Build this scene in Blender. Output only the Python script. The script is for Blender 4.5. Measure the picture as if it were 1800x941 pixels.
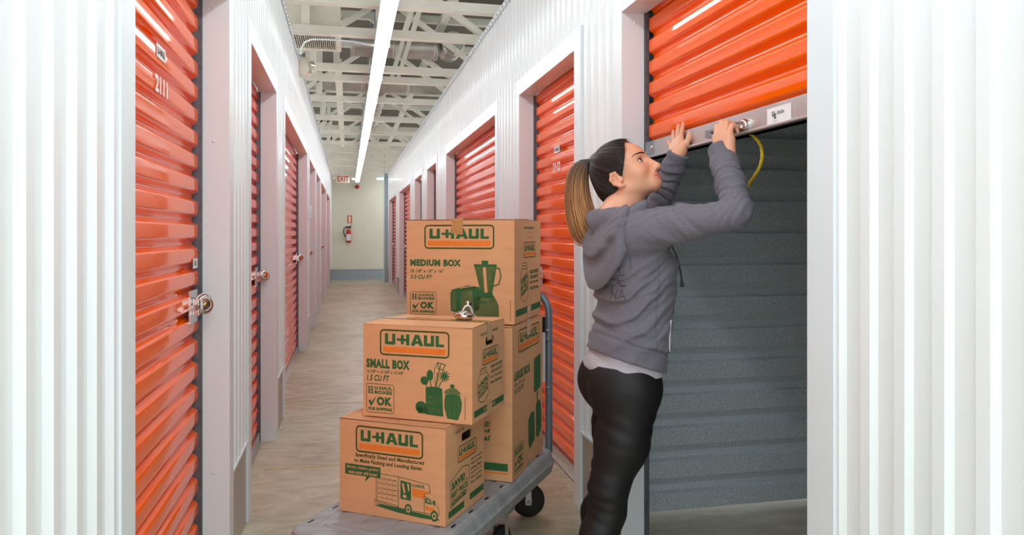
import bpy, bmesh, math, random
import numpy as np
from mathutils import Vector, Matrix

# ------------------------------------------------------------------ scene, camera, light
for o in list(bpy.data.objects):
    bpy.data.objects.remove(o)
SC = bpy.context.scene
COL = SC.collection
random.seed(7)
CAM_H = 1.30
YAW = math.atan(289 / 1300)
cam = bpy.data.cameras.new('camera')
cam.sensor_width = 36
cam.lens = 36 * 1300 / 1800
cam.shift_y = -(941 / 2 - 412) / 1800
cam.clip_start = 0.05
cam_o = bpy.data.objects.new('camera', cam)
cam_o.location = (0, 0, CAM_H)
cam_o.rotation_euler = (math.pi / 2, 0, -YAW)
COL.objects.link(cam_o)
SC.camera = cam_o

w = bpy.data.worlds.new('world')
SC.world = w
w.use_nodes = True
w.node_tree.nodes['Background'].inputs[0].default_value = (0.94, 0.98, 1.0, 1)
w.node_tree.nodes['Background'].inputs[1].default_value = 1.4

vs = SC.view_settings
vs.view_transform = 'Standard'
vs.look = 'None'
vs.exposure = 0.53
vs.gamma = 1
vs.use_curve_mapping = False
STRIP_POWER = 11.0

XL, XR = -0.453, 1.0888          # the two corridor wall faces
HW = 2.92                        # partition height
HD = 2.19                        # door opening height


# ------------------------------------------------------------------ materials
def lin(c):
    return tuple(((v / 255) / 12.92 if v / 255 <= 0.04045 else ((v / 255 + 0.055) / 1.055) ** 2.4) for v in c)


MATS = {}


def mat(name, rgb, rough=0.5, metal=0.0, spec=0.5, var=0.06, scale=12.0, stretch=(1, 1, 1), bump=0.0, bscale=60.0, coat=0.0, emit=0.0):
    """procedural principled material: colour varied by noise, optional fine bump"""
    if name in MATS:
        return MATS[name]
    m = bpy.data.materials.new(name)
    m.use_nodes = True
    nt = m.node_tree
    b = nt.nodes['Principled BSDF']
    tc = nt.nodes.new('ShaderNodeTexCoord')
    mp = nt.nodes.new('ShaderNodeMapping')
    mp.inputs['Scale'].default_value = stretch
    nt.links.new(tc.outputs['Object'], mp.inputs[0])
    nz = nt.nodes.new('ShaderNodeTexNoise')
    nz.inputs['Scale'].default_value = scale
    nz.inputs['Detail'].default_value = 4
    nt.links.new(mp.outputs[0], nz.inputs['Vector'])
    rp = nt.nodes.new('ShaderNodeValToRGB')
    c = lin(rgb)
    rp.color_ramp.elements[0].color = tuple(max(0, v * (1 - var)) for v in c) + (1,)
    rp.color_ramp.elements[1].color = tuple(min(1, v * (1 + var)) for v in c) + (1,)
    rp.color_ramp.elements[0].position = 0.3
    rp.color_ramp.elements[1].position = 0.7
    nt.links.new(nz.outputs['Fac'], rp.inputs[0])
    nt.links.new(rp.outputs[0], b.inputs['Base Color'])
    b.inputs['Roughness'].default_value = rough
    b.inputs['Metallic'].default_value = metal
    b.inputs['Specular IOR Level'].default_value = spec
    b.inputs['Coat Weight'].default_value = coat
    b.inputs['Coat Roughness'].default_value = 0.08
    if bump > 0:
        n2 = nt.nodes.new('ShaderNodeTexNoise')
        n2.inputs['Scale'].default_value = bscale
        n2.inputs['Detail'].default_value = 3
        nt.links.new(mp.outputs[0], n2.inputs['Vector'])
        bp = nt.nodes.new('ShaderNodeBump')
        bp.inputs['Strength'].default_value = bump
        bp.inputs['Distance'].default_value = 0.01
        nt.links.new(n2.outputs['Fac'], bp.inputs['Height'])
        nt.links.new(bp.outputs[0], b.inputs['Normal'])
    if emit > 0:
        nt.links.new(rp.outputs[0], b.inputs['Emission Color'])
        b.inputs['Emission Strength'].default_value = emit
    MATS[name] = m
    return m


WHITE = mat('white_enamel', (234, 241, 242), rough=0.28, var=0.015, scale=3, coat=0.25)
TRIMW = mat('white_trim', (226, 236, 240), rough=0.35, var=0.015, scale=3)
ORANGE = mat('orange_enamel', (255, 100, 0), rough=0.09, spec=0.5, var=0.04, scale=4, coat=0.0)
RED = mat('red_orange_enamel', (244, 80, 4), rough=0.09, spec=0.5, var=0.04, scale=4, coat=0.0)
GUIDE = mat('dark_guide_steel', (104, 108, 116), rough=0.5, metal=0.6, var=0.2, scale=30)
GALV = mat('galvanised_steel', (150, 158, 164), rough=0.42, metal=0.75, var=0.16, scale=45, bump=0.08, bscale=120)
KICK = mat('kick_plate_steel', (164, 160, 152), rough=0.3, metal=0.5, var=0.06, scale=6)
ALU = mat('aluminium', (200, 198, 196), rough=0.3, metal=0.8, var=0.05, scale=10)
CHROME = mat('chrome', (205, 200, 196), rough=0.12, metal=1.0, var=0.04, scale=10)
BRASS = mat('brass', (190, 165, 110), rough=0.2, metal=1.0, var=0.06)
BLACK = mat('black_plastic', (22, 22, 23), rough=0.5, var=0.1)
DARK = mat('painted_hole_shade', (30, 24, 18), rough=0.9, var=0.1)
BEAM = mat('painted_beam', (226, 224, 210), rough=0.6, var=0.05, scale=5)
DECK = mat('roof_deck', (104, 100, 88), rough=0.8, var=0.12, scale=3)
DUCT = mat('duct_metal', (186, 184, 176), rough=0.36, metal=0.7, var=0.12, scale=9)
CREAM = mat('cream_plastic', (228, 224, 208), rough=0.4, var=0.03)
ENDW = mat('cream_wall_paint', (234, 229, 212), rough=0.7, var=0.03, scale=2)
BBLUE = mat('blue_grey_base', (168, 180, 192), rough=0.35, metal=0.3, var=0.06)
LAMP = mat('lamp_white', (246, 252, 255), rough=0.5, var=0.0, emit=STRIP_POWER)
STICK = mat('white_sticker', (238, 236, 236), rough=0.5, var=0.02)
INK = mat('dark_ink', (40, 42, 46), rough=0.6, var=0.05)
LETW = mat('white_lettering', (246, 240, 234), rough=0.4, var=0.02)
REDP = mat('red_paint', (196, 44, 28), rough=0.4, var=0.06)
KRAFT = mat('kraft_cardboard', (222, 168, 123), rough=0.75, spec=0.25, var=0.05, scale=9, stretch=(1, 1, 4), bump=0.05, bscale=90)
KRAFTE = mat('cardboard_edge', (166, 118, 76), rough=0.85, spec=0.2, var=0.15, scale=80)
GREEN = mat('green_print', (56, 104, 60), rough=0.7, spec=0.2, var=0.1, scale=25)
GREENL = mat('half_tone_green_print', (98, 112, 66), rough=0.7, spec=0.2, var=0.25, scale=30)
OLIVE = mat('dark_green_logo_print', (70, 82, 34), rough=0.7, spec=0.2, var=0.08, scale=25)
ORANGEP = mat('orange_print', (238, 132, 52), rough=0.7, spec=0.2, var=0.06, scale=25)
TAPE = mat('packing_tape', (192, 146, 92), rough=0.22, var=0.06, scale=14, coat=0.3)
CARTG = mat('grey_moulded_plastic', (158, 160, 163), rough=0.5, var=0.16, scale=9, stretch=(1, 3, 1), bump=0.12, bscale=40)
TUBEG = mat('blue_grey_steel_tube', (112, 124, 136), rough=0.35, metal=0.4, var=0.08)
RUBBER = mat('black_rubber', (28, 28, 28), rough=0.65, var=0.15)
ROPE = mat('yellow_rope', (206, 176, 44), rough=0.8, var=0.2, scale=90)


def floor_material():
    m = bpy.data.materials.new('trowelled_concrete')
    m.use_nodes = True
    nt = m.node_tree
    b = nt.nodes['Principled BSDF']
    tc = nt.nodes.new('ShaderNodeTexCoord')

    def noise(scale, stretch, rot, detail=5, dist=0.0):
        mp = nt.nodes.new('ShaderNodeMapping')
        mp.inputs['Scale'].default_value = stretch
        mp.inputs['Rotation'].default_value = (0, 0, rot)
        nt.links.new(tc.outputs['Object'], mp.inputs[0])
        n = nt.nodes.new('ShaderNodeTexNoise')
        n.inputs['Scale'].default_value = scale
        n.inputs['Detail'].default_value = detail
        n.inputs['Distortion'].default_value = dist
        nt.links.new(mp.outputs[0], n.inputs['Vector'])
        return n
    big = noise(1.3, (1, 0.7, 1), 0.3, 6, 0.8)
    sweep = noise(2.6, (1.0, 2.0, 1), 0.9, 7, 2.6)
    fine = noise(48, (1, 1, 1), 0, 3)
    mx = nt.nodes.new('ShaderNodeMix')
    mx.data_type = 'FLOAT'
    mx.inputs[0].default_value = 0.5
    nt.links.new(big.outputs['Fac'], mx.inputs[2])
    nt.links.new(sweep.outputs['Fac'], mx.inputs[3])
    m2 = nt.nodes.new('ShaderNodeMix')
    m2.data_type = 'FLOAT'
    m2.inputs[0].default_value = 0.12
    nt.links.new(mx.outputs[0], m2.inputs[2])
    nt.links.new(fine.outputs['Fac'], m2.inputs[3])
    rp = nt.nodes.new('ShaderNodeValToRGB')
    e = rp.color_ramp.elements
    e[0].position, e[1].position = 0.34, 0.66
    e[0].color = lin((144, 139, 114)) + (1,)
    e[1].color = lin((210, 206, 182)) + (1,)
    k = e.new(0.5)
    k.color = lin((184, 178, 152)) + (1,)
    nt.links.new(m2.outputs[0], rp.inputs[0])
    nt.links.new(rp.outputs[0], b.inputs['Base Color'])
    b.inputs['Roughness'].default_value = 0.42
    bp = nt.nodes.new('ShaderNodeBump')
    bp.inputs['Strength'].default_value = 0.08
    nt.links.new(m2.outputs[0], bp.inputs['Height'])
    nt.links.new(bp.outputs[0], b.inputs['Normal'])
    return m


# ------------------------------------------------------------------ mesh helpers
class MB:
    """collects polygons, several material slots allowed, and links them as one mesh object"""

    def __init__(self):
        self.v, self.f, self.mi, self.sm, self.mats = [], [], [], [], []

    def slot(self, m):
        if m not in self.mats:
            self.mats.append(m)
        return self.mats.index(m)

    def add(self, verts, faces, m, smooth=False):
        k = len(self.v)
        s = self.slot(m)
        self.v += [tuple(map(float, p)) for p in verts]
        for f in faces:
            self.f.append(tuple(int(i) + k for i in f))
            self.mi.append(s)
            self.sm.append(smooth)

    def box(self, a, b, m, M=None):
        x0, y0, z0 = a
        x1, y1, z1 = b
        p = [(x0, y0, z0), (x1, y0, z0), (x1, y1, z0), (x0, y1, z0), (x0, y0, z1), (x1, y0, z1), (x1, y1, z1), (x0, y1, z1)]
        if M is not None:
            p = [tuple(M @ Vector(q)) for q in p]
        self.add(p, [(0, 3, 2, 1), (4, 5, 6, 7), (0, 1, 5, 4), (1, 2, 6, 5), (2, 3, 7, 6), (3, 0, 4, 7)], m)

    def bar(self, p, q, w, h, m, up=(0, 0, 1)):
        """rectangular bar from p to q, w across, h along up"""
        p, q = Vector(p), Vector(q)
        d = (q - p)
        L = d.length
        d.normalize()
        s = d.cross(Vector(up))
        if s.length < 1e-4:
            s = d.cross(Vector((1, 0, 0)))
        s.normalize()
        u = s.cross(d)
        M = Matrix(((s.x, d.x, u.x, p.x), (s.y, d.y, u.y, p.y), (s.z, d.z, u.z, p.z), (0, 0, 0, 1)))
        self.box((-w / 2, 0, -h / 2), (w / 2, L, h / 2), m, M)

    def tube(self, pts, r, m, n=12, closed=False, caps=True):
        pts = [Vector(p) for p in pts]
        rs = r if isinstance(r, (list, tuple)) else [r] * len(pts)
        N = len(pts)
        verts, faces = [], []
        prev = None
        for i, p in enumerate(pts):
            if closed:
                t = pts[(i + 1) % N] - pts[i - 1]
            else:
                t = pts[min(i + 1, N - 1)] - pts[max(i - 1, 0)]
            t.normalize()
            if prev is None:
                a = t.orthogonal().normalized()
            else:
                a = prev - t * prev.dot(t)
                a = a.normalized() if a.length > 1e-6 else t.orthogonal().normalized()
            prev = a
            b = t.cross(a)
            for k in range(n):
                th = 2 * math.pi * k / n
                verts.append(p + (a * math.cos(th) + b * math.sin(th)) * rs[i])
        for i in range(N if closed else N - 1):
            j = (i + 1) % N
            for k in range(n):
                l = (k + 1) % n
                faces.append((i * n + k, i * n + l, j * n + l, j * n + k))
        self.add(verts, faces, m, True)
        if caps and not closed:
            self.add(verts[:n][::-1], [tuple(range(n))], m)
            self.add(verts[-n:], [tuple(range(n))], m)

    def lathe(self, prof, M, m, n=28):
        """prof: (radius, height) pairs; M places it with its axis on local z"""
        verts, faces = [], []
        for r, z in prof:
            for k in range(n):
                th = 2 * math.pi * k / n
                verts.append(M @ Vector((r * math.cos(th), r * math.sin(th), z)))
        for i in range(len(prof) - 1):
            for k in range(n):
                l = (k + 1) % n
                faces.append((i * n + k, i * n + l, (i + 1) * n + l, (i + 1) * n + k))
        self.add(verts, faces, m, True)
        for i, rev in ((0, True), (len(prof) - 1, False)):
            if prof[i][0] > 1e-5:
                ring = list(range(i * n, i * n + n))
                self.add([verts[q] for q in ring], [tuple(range(n))[::-1] if rev else tuple(range(n))], m)

    def prism(self, poly, z0, z1, m, M=None, smooth=False):
        n = len(poly)
        v = [(x, y, z0) for x, y in poly] + [(x, y, z1) for x, y in poly]
        if M is not None:
            v = [tuple(M @ Vector(q)) for q in v]
        f = [tuple(range(n))[::-1], tuple(range(n, 2 * n))]
        f += [(i, (i + 1) % n, n + (i + 1) % n, n + i) for i in range(n)]
        self.add(v, f, m, smooth)

    def build(self, name, parent=None, bevel=0.0, seg=2):
        me = bpy.data.meshes.new(name)
        org = Vector(ORG.get(parent.name, (0, 0, 0))) if parent else Vector((0, 0, 0))
        me.from_pydata([(x - org.x, y - org.y, z - org.z) for x, y, z in self.v], [], self.f)
        for m in self.mats:
            me.materials.append(m)
        me.polygons.foreach_set('material_index', self.mi)
        me.polygons.foreach_set('use_smooth', self.sm)
        me.update()
        o = bpy.data.objects.new(name, me)
        COL.objects.link(o)
        if parent:
            o.parent = parent
            ORG[o.name] = tuple(org)
        if bevel > 0:
            md = o.modifiers.new('bevel', 'BEVEL')
            md.width = bevel
            md.segments = seg
            md.limit_method = 'ANGLE'
            md.angle_limit = math.radians(40)
            md.harden_normals = True
        return o


ORG = {}


def tag(o, label=None, cat=None, group=None, kind=None):
    if label:
        o['label'] = label
    if cat:
        o['category'] = cat
    if group:
        o['group'] = group
    if kind:
        o['kind'] = kind
    return o


def thing(name, loc, label=None, cat=None, group=None, kind=None):
    o = bpy.data.objects.new(name, None)
    o.empty_display_size = 0.1
    COL.objects.link(o)
    o.location = loc
    ORG[o.name] = tuple(loc)
    return tag(o, label, cat, group, kind)


def copy_tree(o, dloc=(0, 0, 0), parent=None):
    c = o.copy()
    COL.objects.link(c)
    if parent:
        c.parent = parent
    else:
        c.location = Vector(o.location) + Vector(dloc)
    for ch in list(o.children):
        copy_tree(ch, parent=c)
    return c


def frame_matrix(o, ex, ey, ez=None):
    ex, ey = Vector(ex).normalized(), Vector(ey).normalized()
    ez = Vector(ez) if ez else ex.cross(ey)
    return Matrix(((ex.x, ey.x, ez.x, o[0]), (ex.y, ey.y, ez.y, o[1]), (ex.z, ey.z, ez.z, o[2]), (0, 0, 0, 1)))


def rrect(x0, y0, x1, y1, r, n=5):
    out = []
    for cx, cy, a0 in ((x1 - r, y0 + r, -90), (x1 - r, y1 - r, 0), (x0 + r, y1 - r, 90), (x0 + r, y0 + r, 180)):
        for k in range(n + 1):
            a = math.radians(a0 + 90 * k / n)
            out.append((cx + r * math.cos(a), cy + r * math.sin(a)))
    return out


def ellipse(cx, cy, rx, ry, n=24, a0=0, a1=360):
    full = abs(a1 - a0 - 360) < 1e-6
    return [(cx + rx * math.cos(math.radians(a0 + (a1 - a0) * k / (n if full else n - 1))), cy + ry * math.sin(math.radians(a0 + (a1 - a0) * k / (n if full else n - 1)))) for k in range(n)]


# flat print on a face: local x right, y up (metres), z out of the face
_TXT = {}


def text_geo(body, bold=0.0, shear=0.0):
    key = (body, bold, shear)
    if key not in _TXT:
        cu = bpy.data.curves.new('lettering', 'FONT')
        cu.body = body
        cu.size = 1
        cu.offset = bold
        cu.shear = shear
        cu.space_character = 1 + bold * 1.8
        cu.resolution_u = 3
        ob = bpy.data.objects.new('lettering', cu)
        COL.objects.link(ob)
        dg = bpy.context.evaluated_depsgraph_get()
        me = bpy.data.meshes.new_from_object(ob.evaluated_get(dg))
        v = np.array([p.co[:2] for p in me.vertices])
        f = [tuple(p.vertices) for p in me.polygons]
        bpy.data.objects.remove(ob)
        bpy.data.curves.remove(cu)
        bpy.data.meshes.remove(me)
        _TXT[key] = (v, f)
    return _TXT[key]


class Print:
    """ink on one face; M maps (x, y, z out) of the face to the world; W, H size of the face"""

    def __init__(self, mb, M, W, H):
        self.mb, self.M, self.W, self.H = mb, M, W, H
        self.lift = 0.0007

    def _w(self, pts, lift=None):
        z = self.lift if lift is None else lift
        return [tuple(self.M @ Vector((x, y, z))) for x, y in pts]

    def poly(self, pts, m, lift=None):
        a = sum(pts[i - 1][0] * pts[i][1] - pts[i][0] * pts[i - 1][1] for i in range(len(pts)))
        if a < 0:
            pts = pts[::-1]
        if len(pts) > 4:
            bm = bmesh.new()
            vs_ = [bm.verts.new((x, y, 0)) for x, y in pts]
            f = bm.faces.new(vs_)
            f.normal_update()
            bmesh.ops.triangulate(bm, faces=[f])
            bm.verts.index_update()
            fs = [tuple(v.index for v in q.verts) for q in bm.faces]
            bm.free()
        else:
            fs = [tuple(range(len(pts)))]
        self.mb.add(self._w(pts, lift), fs, m)

    # the following take fractions: a across, b DOWN from the top edge
    def P(self, a, b):
        return (a * self.W, (1 - b) * self.H)

    def rect(self, a0, b0, a1, b1, m, lift=None):
        self.poly([self.P(a0, b1), self.P(a1, b1), self.P(a1, b0), self.P(a0, b0)], m, lift)

    def shape(self, pts, m, lift=None):
        self.poly([self.P(a, b) for a, b in pts], m, lift)

    def line(self, pts, wd, m, closed=False, lift=None):
        q = [self.P(a, b) for a, b in pts]
        n = len(q)
        for i in range(n if closed else n - 1):
            p0, p1 = Vector(q[i]), Vector(q[(i + 1) % n])
            d = p1 - p0
            if d.length < 1e-6:
                continue
            d.normalize()
            s = Vector((-d.y, d.x)) * wd / 2
            e = d * wd * 0.4
            self.poly([tuple(p0 - e - s), tuple(p1 + e - s), tuple(p1 + e + s), tuple(p0 - e + s)], m, lift)

    def ring(self, a0, b0, a1, b1, r, wd, m, lift=None):
        x0, y0 = self.P(a0, b1)
        x1, y1 = self.P(a1, b0)
        o = rrect(x0, y0, x1, y1, r)
        i = rrect(x0 + wd, y0 + wd, x1 - wd, y1 - wd, max(r - wd, 0.0005))
        n = len(o)
        self.mb.add(self._w(o + i, lift), [(k, (k + 1) % n, n + (k + 1) % n, n + k) for k in range(n)], m)

    def text(self, body, a0, b0, a1, b1, m, bold=0.02, shear=0.0, lift=None, rot=None):
        v, f = text_geo(body, bold, shear)
        if len(v) == 0:
            return
        lo, hi = v.min(0), v.max(0)
        q = (v - lo) / (hi - lo)
        x0, y0 = self.P(a0, b1)
        x1, y1 = self.P(a1, b0)
        pts = [(x0 + (x1 - x0) * p[0], y0 + (y1 - y0) * p[1]) for p in q]
        if rot:
            cx, cy = (x0 + x1) / 2, (y0 + y1) / 2
            c, s = math.cos(rot), math.sin(rot)
            pts = [(cx + (x - cx) * c - (y - cy) * s, cy + (x - cx) * s + (y - cy) * c) for x, y in pts]
        self.mb.add(self._w(pts, lift), f, m)
# ------------------------------------------------------------------ the setting
def structure(mb, name, parent=None, **k):
    o = mb.build(name, parent, **k)
    if parent is None:
        o['kind'] = 'structure'
    return o


DOORS_L = [(1.69, 2.96), (3.61, 4.86), (5.52, 8.5), (9.02, 10.6), (11.0, 12.5), (13.0, 15.8), (16.3, 19.2)]
DOORS_R = [(1.572, 2.796), (3.435, 4.613), (5.406, 8.2), (9.16, 10.22), (11.0, 12.14), (13.06, 15.78), (16.93, 19.9)]
Y0, Y1L, Y1R = 0.4, 21.7, 20.66

mb = MB()
mb.box((-3.0, -3.0, -0.1), (5.0, 24.0, 0.0), floor_material())
structure(mb, 'floor')

mb = MB()
mb.box((-5.0, 0.2, 3.86), (7.5, 24.0, 3.95), DECK)
structure(mb, 'ceiling')


def corrugated(mb, X, s, y0, y1, z0, z1, m, pitch=0.1, dep=0.013):
    """vertical trapezoid ribs standing out of the wall plane X towards the corridor (s = +1 left wall)"""
    ys = {y0, y1}
    k = math.floor(y0 / pitch) - 1
    brk = []
    while k * pitch < y1 + pitch:
        for t, o in ((0.0, 0), (0.50, 0), (0.60, 1), (0.90, 1), (1.0, 0)):
            brk.append(((k + t) * pitch, o * dep))
        k += 1
    bx = [b[0] for b in brk]
    bo = [b[1] for b in brk]
    pts = sorted(set([y0, y1] + [b for b in bx if y0 < b < y1]))
    off = np.interp(pts, bx, bo)
    v, f = [], []
    for y, o in zip(pts, off):
        v += [(X + s * o, y, z0), (X + s * o, y, z1)]
    for i in range(len(pts) - 1):
        q = (2 * i, 2 * i + 2, 2 * i + 3, 2 * i + 1)
        f.append(q if s > 0 else q[::-1])
    mb.add(v, f, m)


def side_wall(name, X, s, doors, y0, y1):
    mb, kb = MB(), MB()
    spans, a = [], y0
    for d0, d1 in doors:
        spans.append((a, d0 - 0.1))
        a = d1 + 0.1
    spans.append((a, y1))
    back = X - s * 0.07
    for p, q in spans:
        corrugated(mb, X, s, p, q, 0.36, HW, WHITE)
        mb.box((min(X - s * 0.002, back), p, 0.0), (max(X - s * 0.002, back), q, HW), TRIMW)
        kb.box((min(X, X + s * 0.006), p, 0.0), (max(X, X + s * 0.006), q, 0.36), KICK)
        kb.box((min(X, X + s * 0.017), p, 0.36), (max(X, X + s * 0.017), q, 0.372), TRIMW)
    for d0, d1 in doors:
        corrugated(mb, X, s, d0 - 0.1, d1 + 0.1, HD + 0.1, HW, WHITE)
        mb.box((min(X - s * 0.002, back), d0 - 0.1, HD + 0.1), (max(X - s * 0.002, back), d1 + 0.1, HW), TRIMW)
    structure(mb, name)
    structure(kb, 'baseboard_' + name.split('_')[1])
    tb = MB()
    tb.box((min(back, X + s * 0.02), y0, HW), (max(back, X + s * 0.02), y1, HW + 0.012), TRIMW)
    tb.box((min(X + s * 0.016, X + s * 0.02), y0, HW - 0.03), (max(X + s * 0.016, X + s * 0.02), y1, HW), TRIMW)
    y = y0 + 0.1
    while y < y1 and y < 12:
        tb.box((min(X + s * 0.02, X + s * 0.024), y, HW - 0.02), (max(X + s * 0.02, X + s * 0.024), y + 0.012, HW - 0.008), GALV)
        y += 0.1
    structure(tb, 'trim_1' if s > 0 else 'trim_2')


side_wall('wall_left', XL, 1, DOORS_L, Y0, Y1L)
side_wall('wall_right', XR, -1, DOORS_R, Y0, Y1R)

# end wall with its blue-grey base, and the boxed column where the right wall stops
mb = MB()
mb.box((-1.0, Y1L, 0), (4.5, Y1L + 0.12, 3.86), ENDW)
structure(mb, 'wall_end')
mb = MB()
mb.box((-0.45, Y1L - 0.02, 0), (4.5, Y1L, 0.29), BBLUE)
mb.box((-0.45, Y1L - 0.03, 0.275), (4.5, Y1L, 0.29), BBLUE)
structure(mb, 'baseboard_end')
mb = MB()
mb.box((0.97, 20.45, 0), (1.25, 20.72, HW + 0.04), BBLUE)
mb.box((0.96, 20.44, 0), (0.985, 20.73, HW + 0.04), TRIMW)
structure(mb, 'trim_3', bevel=0.006)


def curtain_profile(z0, z1, dep=0.020, pitch=0.086, n=20, phase=0.0):
    out = []
    N = int(math.ceil((z1 - z0) / pitch * n))
    for i in range(N + 1):
        z = z0 + (z1 - z0) * i / N
        t = ((z - phase) / pitch) % 1.0

        def ss(a, b, x):
            x = min(1, max(0, (x - a) / (b - a)))
            return x * x * (3 - 2 * x)
        def rp(a, b, x):
            x = min(1, max(0, (x - a) / (b - a)))
            return 0.75 * x + 0.25 * x * x * (3 - 2 * x)
        h = rp(0.10, 0.27, t) - rp(0.80, 0.97, t)
        h += 0.10 * math.exp(-((t - 0.02) / 0.02) ** 2) + 0.05 * math.exp(-((t - 0.53) / 0.20) ** 2)
        out.append((z, h * dep))
    return out


def door(n, X, s, y0, y1, zb=0.06, col=None, label=None, number=None, latch=True, latch_at=1.04, bar=0.055):
    col = col or RED
    d = thing('door_%d' % n, (X, (y0 + y1) / 2, 0), label, 'storage door', kind='structure')
    fr = MB()

    def bx(mbx, xa, xb, ya, yb, za, zb_, m):
        mbx.box((min(X + s * xa, X + s * xb), ya, za), (max(X + s * xa, X + s * xb), yb, zb_), m)
    # jambs and header of white folded steel
    for ya, yb in ((y0 - 0.1, y0), (y1, y1 + 0.1)):
        bx(fr, -0.085, 0.018, ya, yb, 0, HD + 0.1, TRIMW)
    bx(fr, -0.085, 0.018, y0, y1, HD, HD + 0.1, TRIMW)
    # small screws up the jambs
    for zz in (0.3, 0.95, 1.55, 2.05):
        fr.lathe([(0.006, 0), (0.005, 0.003), (0.0, 0.004)], frame_matrix((X - s * 0.04, y1, zz + 0.1), (1, 0, 0), (0, 0, 1), (0, -1, 0)), TRIMW, 8)
    structure(fr, 'door_frame', d, bevel=0.003)
    gb = MB()
    open_ = zb > 1
    for ya, yb in ((y0, y0 + 0.012), (y1 - 0.012, y1)):
        bx(gb, -0.096 if open_ else -0.130, -0.078, ya, yb, 0, HD, GUIDE)
    if not open_:
        for ya, yb in ((y0, y0 + 0.05), (y1 - 0.05, y1)):
            bx(gb, -0.130, -0.120, ya, yb, 0, HD, GUIDE)
    gb.build('guide_track', d)
    cb = MB()
    pr = curtain_profile(zb, HD + 0.05, phase=zb)
    xb = -0.112
    ya, yb = y0 + 0.02, y1 - 0.02
    v, f = [], []
    for z, h in pr:
        v += [(X + s * (xb + h), ya, z), (X + s * (xb + h), yb, z)]
    for i in range(len(pr) - 1):
        q = (2 * i, 2 * i + 1, 2 * i + 3, 2 * i + 2)
        f.append(q if s > 0 else q[::-1])
    cb.add(v, f, col, True)
    v2 = [(x - s * 0.0035, y, z) for x, y, z in v]
    cb.add(v2, [q[::-1] for q in f], GALV, True)
    cb.build('curtain', d)
    bb = MB()
    bx(bb, xb - 0.012, xb + 0.03, ya, yb, zb - bar, zb + 0.004, ALU)
    bx(bb, xb - 0.012, xb + 0.045, ya, yb, zb - bar, zb - bar + 0.008, ALU)
    b = bb.build('bottom_bar', d, bevel=0.002)
    b['label'] = 'aluminium bottom bar'
    if latch:
        lb = MB()
        yl = y1 - 0.10
        bx(lb, xb + 0.018, xb + 0.026, yl - 0.075, yl + 0.055, latch_at - 0.06, latch_at + 0.06, CHROME)
        lb.tube([(X + s * (xb + 0.04), yl - 0.12, latch_at), (X + s * (xb + 0.04), yl + 0.09, latch_at)], 0.011, CHROME, 10)
        bx(lb, xb + 0.026, xb + 0.05, yl - 0.05, yl - 0.03, latch_at - 0.03, latch_at + 0.03, CHROME)
        bx(lb, xb + 0.026, xb + 0.05, yl + 0.02, yl + 0.04, latch_at - 0.03, latch_at + 0.03, CHROME)
        l = lb.build('latch', d, bevel=0.002)
        l['label'] = 'metal slide latch'
    if number:
        nb = MB()
        txt, yc, zc, sz = number
        ex = (0, s, 0)
        M = frame_matrix((X + s * (xb + 0.0235), yc - s * 0.075, zc), ex, (0, 0, 1))
        P = Print(nb, M, 0.15, 0.052)
        P.text(txt, 0, 0, 1, 1, LETW, bold=0.03)
        nn = nb.build('number', d)
        nn['label'] = 'white unit number'
        sb = MB()
        M = frame_matrix((X + s * (xb + 0.0225), yc - s * 0.055, zc + 0.105), ex, (0, 0, 1))
        P = Print(sb, M, 0.11, 0.04)
        P.rect(0, 0, 1, 1, STICK, 0.0)
        P.text('U-HAUL', 0.1, 0.22, 0.9, 0.78, INK, bold=0.03, lift=0.001)
        ss_ = sb.build('sticker', d)
        ss_['label'] = 'small white name sticker'
    return d


def disc_lock(loc, axis, label, group='disc padlocks on the doors'):
    t = thing('disc_padlock', loc, label, 'padlock', group)
    ax = Vector(axis).normalized()
    ex = Vector((0, 0, 1)).cross(ax).normalized()
    M = frame_matrix(loc, ex, ax.cross(ex), ax)
    b = MB()
    b.lathe([(0.0, -0.014), (0.020, -0.014), (0.030, -0.011), (0.0345, -0.006), (0.0345, 0.006), (0.030, 0.011), (0.020, 0.0135), (0.0, 0.014)], M, CHROME, 32)
    b.lathe([(0.024, 0.0125), (0.0235, 0.0155), (0.020, 0.0155), (0.019, 0.0125)], M, CHROME, 28)
    b.build('lock_body', t)
    k = MB()
    k.lathe([(0.0085, 0.0135), (0.008, 0.016), (0.0, 0.016)], M, BRASS, 16)
    k.build('keyway', t)
    sh = MB()
    pts = [M @ Vector((0.026 * math.cos(a), 0.026 * math.sin(a) + 0.012, 0)) for a in np.linspace(0.2, math.pi - 0.2, 14)]
    sh.tube(pts, 0.0045, CHROME, 10)
    sh.build('shackle', t)
    return t


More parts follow.
